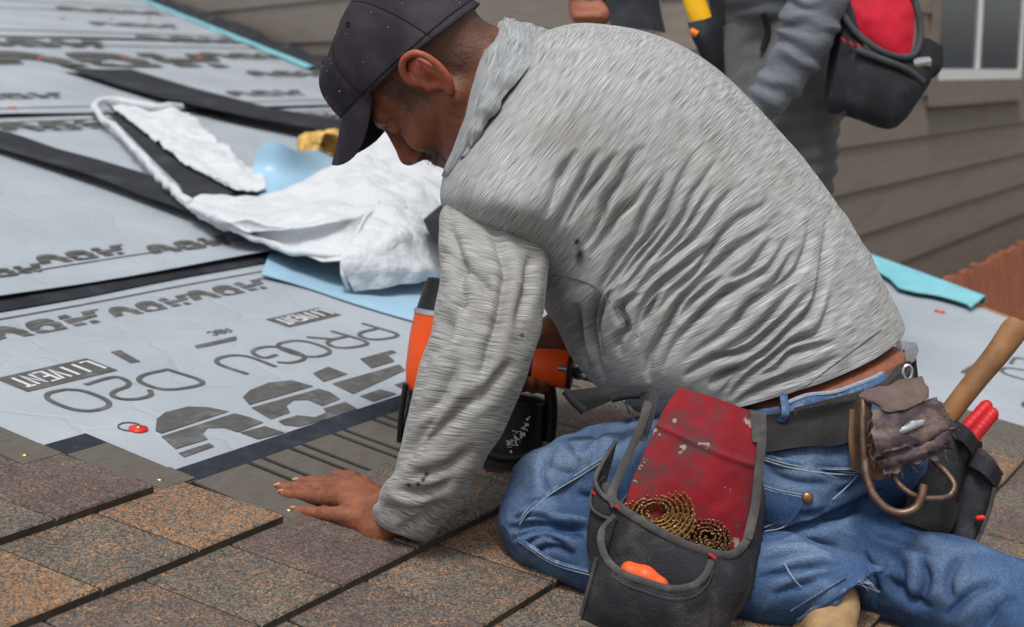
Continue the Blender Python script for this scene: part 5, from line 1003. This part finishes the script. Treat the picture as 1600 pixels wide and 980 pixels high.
# ------------------------------------------------------------------ nail pouch on the near hip
NP = thing('nail_pouch', at(1040, 985, 1.568), 'black canvas nail pouch with a stained red back panel, hanging at the near hip', 'pouch')
rp = [[(1062, 605, 1.630), (1100, 616, 1.624), (1140, 630, 1.622), (1180, 644, 1.624)], [(1034, 645, 1.620), (1085, 660, 1.613), (1135, 672, 1.610), (1184, 684, 1.613)], [(1010, 700, 1.610), (1065, 724, 1.602), (1125, 740, 1.600), (1178, 752, 1.606)], [(988, 750, 1.602), (1050, 784, 1.598), (1115, 806, 1.598), (1168, 815, 1.603)], [(975, 800, 1.598), (1045, 836, 1.600), (1110, 862, 1.600), (1155, 868, 1.600)]]
g = surf(P(rp), 70, 80); sheet('red_panel', g, .003, M_redc, NP, disp=fbm(g, 22, 3) * .004 - .003 * np.exp(-((np.linspace(0, 1, 80)[:, None] - .33 - .05 * np.linspace(0, 1, 70)[None]) / .02) ** 2))
fr = [[(945, 758, 1.603), (960, 786, 1.573), (1000, 814, 1.554), (1050, 842, 1.544), (1100, 862, 1.544), (1142, 868, 1.554), (1166, 846, 1.580), (1178, 815, 1.603)], [(934, 810, 1.598), (955, 842, 1.568), (1000, 866, 1.548), (1050, 886, 1.538), (1100, 898, 1.538), (1146, 896, 1.550), (1176, 870, 1.583), (1188, 830, 1.613)], [(924, 880, 1.588), (950, 910, 1.563), (1000, 930, 1.548), (1050, 944, 1.540), (1100, 948, 1.540), (1148, 938, 1.553), (1178, 905, 1.588), (1188, 860, 1.623)], [(910, 965, 1.583), (940, 985, 1.563), (1000, 1000, 1.553), (1050, 1010, 1.548), (1105, 1005, 1.550), (1140, 975, 1.568), (1168, 940, 1.598), (1182, 900, 1.628)]]
g = surf(P(fr), 90, 60); sheet('main_pocket', g, .003, M_canvas, NP, disp=fbm(g, 26, 3) * .0025)
rim = np.array([at(*q) for q in fr[0]]); tube('rim_binding', list(rim + RN * .001), .0048, M_bind, NP, 10, sm=80, flat=(-CW[2], .45))
tube('side_binding', [at(1014, 628, 1.618), at(1002, 665, 1.610), at(985, 705, 1.603), at(968, 742, 1.596), at(956, 775, 1.578), at(962, 792, 1.570)], .0052, M_bind, NP, 10, flat=(-CW[2], .4)); tube('side_binding', [at(1190, 645, 1.620), at(1190, 690, 1.608), at(1185, 740, 1.600), at(1180, 790, 1.594), at(1168, 842, 1.580)], .0055, M_bind, NP, 10, flat=(-CW[2], .4))
pxsheet('belt_loop', [[(1004, 618, 1.633), (1016, 612, 1.628), (1030, 610, 1.628)], [(1000, 650, 1.623), (1012, 645, 1.616), (1024, 645, 1.618)], [(985, 690, 1.614), (998, 688, 1.608), (1010, 690, 1.610)]], .004, M_canvas, NP, 12, 16); pxsheet('belt_loop', [[(1172, 640, 1.620), (1186, 645, 1.618), (1194, 648, 1.628)], [(1176, 690, 1.608), (1186, 692, 1.606), (1194, 692, 1.618)]], .004, M_bind, NP, 10, 16)
# lower front pocket
fp = [[(962, 806, 1.566), (940, 832, 1.560), (944, 866, 1.544), (966, 892, 1.528), (1005, 908, 1.520), (1050, 920, 1.518), (1085, 914, 1.524), (1104, 896, 1.534), (1112, 876, 1.541)], [(950, 850, 1.566), (932, 872, 1.558), (940, 905, 1.540), (966, 926, 1.525), (1005, 940, 1.517), (1050, 950, 1.515), (1085, 945, 1.521), (1106, 930, 1.531), (1113, 915, 1.539)], [(930, 910, 1.573), (918, 925, 1.560), (935, 955, 1.543), (966, 970, 1.533), (1005, 982, 1.528), (1050, 990, 1.526), (1085, 988, 1.528), (1106, 980, 1.535), (1112, 965, 1.542)], [(915, 955, 1.580), (908, 962, 1.568), (930, 985, 1.558), (966, 1000, 1.548), (1005, 1010, 1.543), (1050, 1016, 1.541), (1085, 1014, 1.543), (1104, 1008, 1.548), (1111, 1000, 1.551)]]
g = surf(P(fp), 90, 40); sheet('front_pocket', g, .003, M_canvas, NP, disp=fbm(g, 28, 3) * .002); tube('pocket_binding', [at(*q) for q in fp[0]], .0042, M_bind, NP, 10, sm=80, flat=(-CW[2], .45))
tube('corner_binding', [at(908, 962, 1.564), at(918, 925, 1.554), at(932, 872, 1.550)], .0024, M_bind, NP, 6); tube('stitching', [at(x + 2, y + 16, d - .004) for x, y, d in fp[0][2:]], .0005, M_bind, NP, 4, sm=50)
# side pocket at the left
sp_ = [[(962, 690, 1.620), (942, 722, 1.606), (930, 752, 1.593), (944, 776, 1.580), (962, 788, 1.576)], [(948, 740, 1.616), (928, 765, 1.600), (924, 790, 1.590), (938, 805, 1.580), (958, 812, 1.576)], [(935, 800, 1.608), (920, 815, 1.598), (922, 840, 1.588), (932, 850, 1.582), (946, 850, 1.578)], [(925, 850, 1.603), (918, 862, 1.594), (922, 880, 1.588), (930, 890, 1.584), (938, 890, 1.582)]]
g = surf(P(sp_), 40, 40); sheet('side_pocket', g, .003, M_canvas, NP, disp=fbm(g, 30, 3) * .002); tube('pocket_binding', [at(*q) for q in sp_[0]], .0028, M_bind, NP, 8, sm=40); tube('pocket_binding', [at(x - 1, y, d - .003) for x, y, d in sp_[1]], .0018, M_bind, NP, 8, sm=40)
for x, y, d in ((966, 793, 1.566), (930, 772, 1.590), (1112, 868, 1.540)): tube('bar_tack', [at(x - 5, y - 3, d), at(x + 6, y + 5, d - .001)], .0018, M_redg, NP, 6, sm=0)
# side gusset, right
g = surf(P([[(1168, 846, 1.580), (1182, 800, 1.598), (1190, 740, 1.613)], [(1176, 880, 1.588), (1188, 845, 1.608), (1196, 800, 1.628)], [(1168, 940, 1.600), (1182, 905, 1.623), (1190, 860, 1.638)]]), 24, 24); sheet('gusset', g, .003, M_canvas, NP, disp=fbm(g, 40) * .003)
# nail coils
M_gold = plain('coated_nail', (150, 118, 76), .42, .2, 150, 300, .2, metal=.85); M_dull = plain('dull_nail', (112, 84, 58), .4, .3, 150, 300, .2, metal=.8)
def coil(c, ax, r0, r1, turns, Ln, mat, label):
    ax = ax / np.linalg.norm(ax); e1 = np.cross(ax, [0, 0, 1.0]); e1 /= np.linalg.norm(e1); e2 = np.cross(ax, e1); T = thing('nail_coil', c, label, 'nails'); mb = MB(); n = int(turns * 30)
    def p(t, off, dr=0): r = r0 + (r1 - r0) * t / (2 * math.pi * turns) + dr; return c + r * (math.cos(t) * e1 + math.sin(t) * e2) + ax * off
    for k in range(n):
        t = k * 2 * math.pi * turns / n; j = np.array([random.gauss(0, .0008) for _ in range(3)]); mb.tube([p(t, -Ln / 2) + j, p(t, Ln / 2) - j], [.0011, .0009], 6); hcap = p(t, -Ln / 2); mb.tube([hcap - j, hcap + ax * .0012 - j], .003, 8)
    mb.build('nails', mat, T)
    for off in (-Ln * .2, Ln * .36): tube('wire', [p(t, off, .0012) for t in np.linspace(0, 2 * math.pi * turns, int(40 * turns))], .0009, mat, T, 5, sm=0)
    return T
coil(at(1026, 808, 1.585), -CW[2] * .62 + CW[1] * .75 - CW[0] * .15, .010, .043, 6, .020, M_gold, 'round coil of shiny brass-coloured nails in the pouch'); coil(at(1106, 848, 1.580), -CW[2] * .7 + CW[1] * .7, .004, .026, 4, .024, M_dull, 'smaller dull nail coil beside the round one in the pouch')
# orange thing in the front pocket
M_orange = plain('orange_plastic', (228, 92, 40), .4, .08, 30, 200, .12, dirt=(150, 84, 52), dirtamt=.35)
fb = Field(at(1000, 920, 1.548) - .07, at(1000, 920, 1.548) + .07, .002); fb.chain([(at(984, 892, 1.554), .011), (at(1008, 902, 1.548), .013), (at(1030, 914, 1.544), .011)], .006); fb.chain([(at(975, 935, 1.558), .012), (at(1030, 960, 1.548), .013)], .01); fb.cone(at(985, 915, 1.556), at(985, 945, 1.556), .014, .014, .012)
V, Fq = fb.skin(); tag(obj('tape_measure', V, Fq, M_orange), 'orange plastic tool in the lower pocket of the nail pouch', 'tool')

# ------------------------------------------------------------------ nail gun
NG = thing('nail_gun', lift(640, 705, 0), 'orange and black coil nail gun held in the far hand', 'nail gun')
M_black = plain('black_plastic', (32, 33, 36), .42, .2, 30, 300, .2, dirt=(66, 66, 68), dirtamt=.4); M_gun = plain('orange_enamel', (232, 84, 28), .35, .06, 20, 200, .08, dirt=(170, 84, 44), dirtamt=.35)
def ax(a, b, prof, name, mat, n=28, dd=(0, 0)):
    a, b = np.asarray(a), np.asarray(b); ts = np.array([q[0] for q in prof]); rs = np.array([q[1] for q in prof]); v, f = tube_vf(a + (b - a) * ts[:, None], rs, n); return crease(obj(name, v, f, mat, NG), 30)
g0, g1 = at(694, 438, GD), at(664, 640, GD + .005)
ax(g0, g1, [(-.01, .018), (0, .024), (.06, .0265), (.07, .0265), (.2, .0315), (.245, .033)], 'end_cap', M_black); ax(g0, g1, [(.246, .032), (.26, .0345), (.45, .037), (.7, .036), (.82, .032), (.86, .028)], 'cylinder', M_gun); ax(g0, g1, [(.861, .029), (.9, .027), (1.0, .02), (1.02, .016)], 'nose_block', M_black)
ax(g0, g1, [(.235, .034), (.24, .0355), (.275, .0358), (.28, .034)], 'collar_ring', M_steel)
tube('nose', [at(648, 630, GD + .01), at(640, 670, GD + .02), at(636, 700, GD + .03), at(634, 708, GD + .032)], [.011, .010, .009, .007], M_black, NG, 12); tube('contact_trip', [at(634, 600, GD - .01), at(628, 640, GD), at(624, 690, GD + .02)], .0042, M_black, NG, 8)
h0, h1 = at(690, 552, GD), at(897, 579, GD - .025)
ax(h0, h1, [(0, .022), (.3, .022), (.5, .021), (.70, .0225)], 'grip', M_black); ax(h0, h1, [(.701, .0235), (.72, .0245), (.85, .0265), (.955, .027), (.96, .0262)], 'handle_end', M_gun); ax(h0, h1, [(.961, .0272), (.985, .0272), (.995, .024)], 'end_ring', M_black)
ax(at(893, 579, GD - .02), at(918, 588, GD - .03), [(0, .007), (.3, .007), (.31, .0095), (.6, .0095), (.62, .007), (1, .0075)], 'air_fitting', M_steel, 12); tube('trigger_lever', [at(872, 575, GD - .052), at(886, 577, GD - .054)], .004, M_steel, NG, 8)
m0, m1 = at(806, 622, GD + .005), at(800, 712, GD + .012)
ax(m0, m1, [(-.05, .03), (0, .044), (.05, .046), (.06, .0435), (.8, .043), (.82, .046), (.92, .0455), (.95, .03)], 'magazine', M_black, 40)
tube('magazine_arm', [at(858, 600, GD - .005), at(862, 640, GD), at(858, 690, GD + .005)], .009, M_black, NG, 8); tube('base_rail', [at(745, 700, GD - .03), at(790, 716, GD - .035), at(850, 706, GD - .02)], .007, M_black, NG, 8)
MB().box(at(766, 722, GD - .03), CW[0] * .009, CW[1] * .008, CW[2] * .006).build('foot', M_black, NG); tube('lid_lip', [at(760, 632, GD - .03), at(800, 618, GD - .046), at(848, 628, GD - .03)], .0025, M_black, NG, 6)
mb = MB()
for _ in range(60): x = 790 + 38 * random.random(); y = 704 - (x - 788) * 1.1 + random.gauss(0, 6); c = at(x, y, GD - .0385 + .0135 * ((x - 803) / 50) ** 2); s_ = random.uniform(.0006, .0018); mb.box(c, CW[0] * s_, CW[1] * s_ * random.uniform(.3, 1.2), CW[2] * .002)
o = mb.build('paint_flecks', plain('white_fleck', (190, 190, 192), .8), NG, smooth=False); o['kind'] = 'stuff'
hs = [at(916, 587, GD - .03), at(940, 597, GD - .02), at(975, 618, GD), lift(1010, 640, .03), lift(1060, 640, .012), roof(.85, .14, .012), roof(.9, .2, .012)]
tag(tube('air_hose', hs, .0065, plain('tan_hose', (170, 132, 84), .5, .1, 30), None, 10, sm=80), 'tan air hose running from the nail gun behind the roofer', 'hose')

# ------------------------------------------------------------------ second roofer behind
P2 = thing('person', lift(1230, 520, 0), 'second roofer in dark grey trousers and grey sleeves standing behind, bending down', 'person')
D2 = 2.95
M_pant = plain('dark_grey_work_trousers', (92, 92, 94), .85, .18, 12, 400, .4, dirt=(112, 108, 102), dirtamt=.5); M_gsh = shirt_mat('grey_marl', (66, 70, 78), (122, 127, 136), dirt=False); M_gshp = plain('grey_marl_jersey', (92, 96, 103), .9, .12, 30, 500, .4)
z2 = lambda x, y, d=D2: at(x, y, d)
lo2 = np.array([-.25, 2.5, 2.75]); hi2 = np.array([1.15, 3.7, 4.75])
bf = Field(lo2, hi2, .008)
legA = [(z2(1165, 20), .085), (z2(1152, 190), .07), (z2(1146, 300, 2.98), .062), (z2(1140, 420, 3.05), .055), (lift(1140, 500, .06), .045)]; legB = [(z2(1250, 30, 2.93), .09), (z2(1245, 160, 2.88), .078), (z2(1240, 245, 2.86), .07), (z2(1238, 400, 2.95), .056), (lift(1238, 520, .06), .045)]
bf.chain(legA, .02); bf.chain(legB, .02)
for c in (legA, legB): bf.cone(c[-1][0] - RN * .02, c[-1][0] + CW[0] * -.1 - CW[2] * .06 - RN * .03, .04, .03, .02)
bf.chain([(z2(1205, 0), .13), (z2(1190, -120), .13), (z2(1170, -260, 2.9), .14), (z2(1150, -340, 2.86), .11), (z2(1120, -400, 2.8), .06)], .05); bf.ell(z2(1085, -450, 2.76), CW, (.08, .10, .095), .03)
armN = [(z2(1235, -300, 2.80), .05), (z2(1298, -130, 2.73), .038), (z2(1276, 6, 2.70), .034), (z2(1240, 84, 2.70), .032), (z2(1196, 156, 2.70), .026), (z2(1174, 192, 2.70), .03)]; armF = [(z2(1085, -310, 3.0), .06), (z2(1010, -200, 3.02), .05), (z2(950, -90, 3.0), .042), (z2(915, 2, 2.98), .032), (z2(914, 18, 2.975), .034)]
bf.chain(armN, .02); bf.chain(armF, .02)
for k in range(4): bf.chain([(z2(902 + 13 * k, 12, 2.955), .012), (z2(900 + 13 * k, 26, 2.93), .012), (z2(905 + 12 * k, 38, 2.945), .011)], .004); bf.chain([(z2(1168 - 6 * k, 205 + 3 * k, 2.69 + .02 * k), .012), (z2(1150 - 6 * k, 222 + 3 * k, 2.69 + .02 * k), .011)], .004)
bf.chain([(z2(935, 8, 2.95), .014), (z2(950, 18, 2.94), .012), (z2(945, 30, 2.935), .011)], .005)
V, Fq = bf.skin(); V = relax(V, Fq, 2); z_ = np.zeros(len(V)); obj('body', V, Fq, M_skin, P2, attrs={'hair': z_, 'red': z_ + .15, 'dark': z_})
pf = Field(lo2, hi2, .006)
pf.chain([(c, r + .014) for c, r in legA[:4]] + [(legA[4][0] + RN * .02, .06)], .02); pf.chain([(c, r + .014) for c, r in legB[:4]] + [(legB[4][0] + RN * .02, .06)], .02); pf.chain([(z2(1180, 10), .115), (z2(1232, 8), .115)], .03); pf.cone(z2(1195, -20), z2(1220, -40), .14, .13, .03)
V, Fq = pf.skin(); V = relax(V, Fq, 1); N_ = vnorm(V, Fq); X, Y, _d = w2px(V); V = V + N_ * (.0032 * np.sin(Y / 4.6 + 2.2 * vnoise(V, 9) + X / 30) * np.clip((Y - 120) / 60, .25, 1) + .006 * vnoise(V, 22))[:, None]
PT = obj('trousers', V, Fq, M_pant, P2)
for c in (legA, legB):
    b0 = c[-1][0]; bb = Field(b0 - .25, b0 + .25, .006); bb.chain([(b0 + RN * .03, .056), (b0 - RN * .01, .054), (b0 + CW[0] * -.1 - CW[2] * .06 - RN * .012, .046)], .02); bb.cone(b0 - RN * .035, b0 + CW[0] * -.13 - CW[2] * .08 - RN * .035, .024, .024, .02); V3, F3 = bb.skin(); obj('boot', V3, F3, M_lbrown, P2)
ot = front(V, N_); tube('fly_seam', [ot(1193, 20, .002), ot(1200, 50, .002), ot(1192, 80, .002)], .006, M_inner, PT, 6); pxsheet('knee_patch', [[(1130, 40, 2.86), (1150, 36, 2.855), (1178, 50, 2.86)], [(1132, 90, 2.865), (1150, 90, 2.86), (1176, 95, 2.865)], [(1136, 135, 2.87), (1152, 136, 2.865), (1172, 140, 2.87)]], .003, M_pant, PT, 14, 14)
tf = Field(lo2, hi2, .007); tf.chain([(z2(1200, -14), .145), (z2(1190, -120), .148), (z2(1170, -260, 2.9), .158), (z2(1150, -335, 2.86), .12)], .05); V, Fq = tf.skin(); V = V + vnorm(V, Fq) * (.006 * vnoise(V, 18) + .004 * np.sin(V[:, 2] * 120 + 3 * vnoise(V, 8)))[:, None]
S2 = obj('shirt', V, Fq, M_gshp, P2)
def slv(secs, amp, fr):
    g = loft_grid(secs, 64, 160); n_ = grid_normals(g, True); n_ *= np.sign(((g - g.mean(1, keepdims=True)) * n_).sum(-1).mean()); X, Y, _d = w2px(g)
    g = g + n_ * (amp * np.sin(np.linspace(0, fr, 160)[:, None] + 2.4 * vnoise(np.stack([X / 30, Y / 30, _d * 9], -1))) * (.6 + .6 * vnoise(np.stack([X / 40, Y / 40, _d * 4 + 7], -1))) + .004 * vnoise(np.stack([X / 26, Y / 26, _d * 6], -1)))[..., None]; loft('sleeve', g, M_gsh, S2)
slv([((1200, -330), (1290, -270), 2.82, .07, .07), ((1255, -150), (1345, -130), 2.73, .065, .06), ((1232, -30), (1330, -20), 2.70, .062, .06), ((1222, 20), (1316, 34), 2.69, .06, .058), ((1216, 62), (1290, 88), 2.69, .055, .05), ((1190, 108), (1252, 140), 2.69, .05, .046), ((1166, 146), (1214, 186), 2.69, .042, .04), ((1160, 160), (1200, 198), 2.695, .036, .036)], .0055, 95)
M_lsl = M_gsh; slv([((1040, -330), (1120, -270), 3.0, .07, .07), ((960, -200), (1055, -180), 3.02, .06, .06), ((905, -90), (995, -70), 3.0, .05, .05), ((885, -10), (955, 6), 2.98, .042, .04)], .005, 40)
tag(pxsheet('membrane_offcut', [[(930, -40, 2.94), (985, -45, 2.95), (1030, -30, 2.97)], [(950, 15, 2.93), (990, -2, 2.94), (1030, 10, 2.96)], [(955, 52, 2.93), (985, 42, 2.935), (1040, 50, 2.95)]], .006, M_blk, None, 16, 16, .006, 20), 'dark membrane strip held in the second roofer\'s hand above the grey back', 'membrane')
# his pouch
P2b = thing('nail_pouch', at(1370, 190, 2.72), 'black pouch with bright red lining on the second roofer\'s hip', 'pouch')
M_red2 = plain('bright_red_lining', (196, 22, 48), .7, .12, 18, 300, .3, dirt=(120, 8, 26), dirtamt=.5); M_bk2 = plain('black_cordura', (30, 32, 36), .8, .25, 25, 600, .5, dirt=(58, 62, 68), dirtamt=.5); M_bd2 = plain('charcoal_edging', (62, 65, 68), .85, .2, 40, 500, .4)
pxsheet('red_lining', [[(1300, -80, 2.72), (1360, -90, 2.71), (1420, -80, 2.70)], [(1318, -10, 2.71), (1365, -10, 2.695), (1426, -5, 2.69)], [(1340, 45, 2.70), (1380, 60, 2.69), (1428, 50, 2.69)], [(1360, 75, 2.70), (1395, 88, 2.695), (1424, 82, 2.695)]], .004, M_red2, P2b, 30, 30, .008, 18)
pxsheet('side_panel', [[(1302, -40, 2.72), (1312, -30, 2.70), (1322, -20, 2.69)], [(1302, 40, 2.71), (1322, 40, 2.68), (1342, 48, 2.665)], [(1292, 110, 2.71), (1310, 100, 2.69), (1350, 80, 2.66)], [(1286, 170, 2.71), (1296, 176, 2.69), (1320, 180, 2.66)]], .004, M_bk2, P2b, 18, 30, .002, 30)
pxsheet('pocket', [[(1318, 50, 2.675), (1345, 70, 2.655), (1385, 85, 2.645), (1420, 92, 2.66), (1440, 62, 2.685)], [(1305, 110, 2.67), (1345, 120, 2.64), (1390, 130, 2.63), (1432, 130, 2.65), (1462, 100, 2.69)], [(1296, 150, 2.67), (1340, 165, 2.645), (1390, 180, 2.64), (1425, 165, 2.66), (1458, 120, 2.70)], [(1290, 172, 2.68), (1340, 188, 2.66), (1388, 202, 2.655), (1412, 190, 2.67), (1440, 150, 2.70)]], .005, M_bk2, P2b, 40, 40, .003, 22)
pxsheet('end_pocket', [[(1436, 56, 2.70), (1456, 62, 2.70), (1474, 74, 2.715)], [(1440, 95, 2.69), (1456, 100, 2.69), (1472, 106, 2.71)], [(1420, 150, 2.69), (1440, 135, 2.695), (1464, 118, 2.71)]], .006, M_bk2, P2b, 18, 18, .002, 30)
for pts in ([(1300, -30, 2.70), (1316, 20, 2.685), (1345, 58, 2.66), (1390, 86, 2.645), (1424, 88, 2.66), (1438, 60, 2.68), (1432, 10, 2.685), (1412, -40, 2.69)], [(1338, 78, 2.645), (1375, 92, 2.632), (1415, 108, 2.64), (1442, 128, 2.66)]): tube('binding', [at(*q) for q in pts], .0068, M_bd2, P2b, 8)
mb = MB(); mb.tube([at(1424, 100, 2.668), at(1452, 96, 2.675)], [.012, .009], 10); tag(mb.build('cutter', M_steel), 'small steel tool lying in the second roofer\'s pouch', 'tool')
for x, y in ((1318, 62), (1330, 68), (1342, 72)): tube('bar_tack', [at(x - 3, y - 3, 2.652), at(x + 3, y + 4, 2.650)], .0022, M_redg, P2b, 5, sm=0)
YT = thing('knife', at(1100, 100, 2.85), 'yellow handled knife in the sheath on the second roofer\'s other hip', 'knife')
M_yel = plain('yellow_plastic', (232, 176, 20), .4, .08, 20, 100, .1)
tube('handle', [at(1078, -20, 2.84), at(1086, 5, 2.84), at(1098, 36, 2.84)], [.022, .023, .022], M_yel, YT, 14, sm=20, flat=(CW[2], .6))
SH = thing('sheath', at(1120, 140, 2.86), 'black tool sheath holding the yellow knife', 'sheath')
pxsheet('front_panel', [[(1074, 36, 2.83), (1100, 30, 2.82), (1128, 20, 2.84)], [(1082, 60, 2.82), (1105, 60, 2.81), (1130, 60, 2.84)], [(1096, 90, 2.83), (1115, 95, 2.82), (1132, 95, 2.845)], [(1112, 130, 2.845), (1120, 140, 2.84), (1134, 140, 2.85)]], .012, M_bk2, SH, 16, 24, .002, 30)
pxsheet('strap', [[(1108, -30, 2.83), (1130, -30, 2.84)], [(1112, 10, 2.83), (1132, 10, 2.84)], [(1118, 40, 2.83), (1134, 40, 2.845)]], .006, M_bk2, SH, 8, 12); tube('tip', [at(1079, 48, 2.815), at(1090, 54, 2.812)], .007, plain('orange_tip', (214, 120, 30), .5), SH, 8, sm=0)
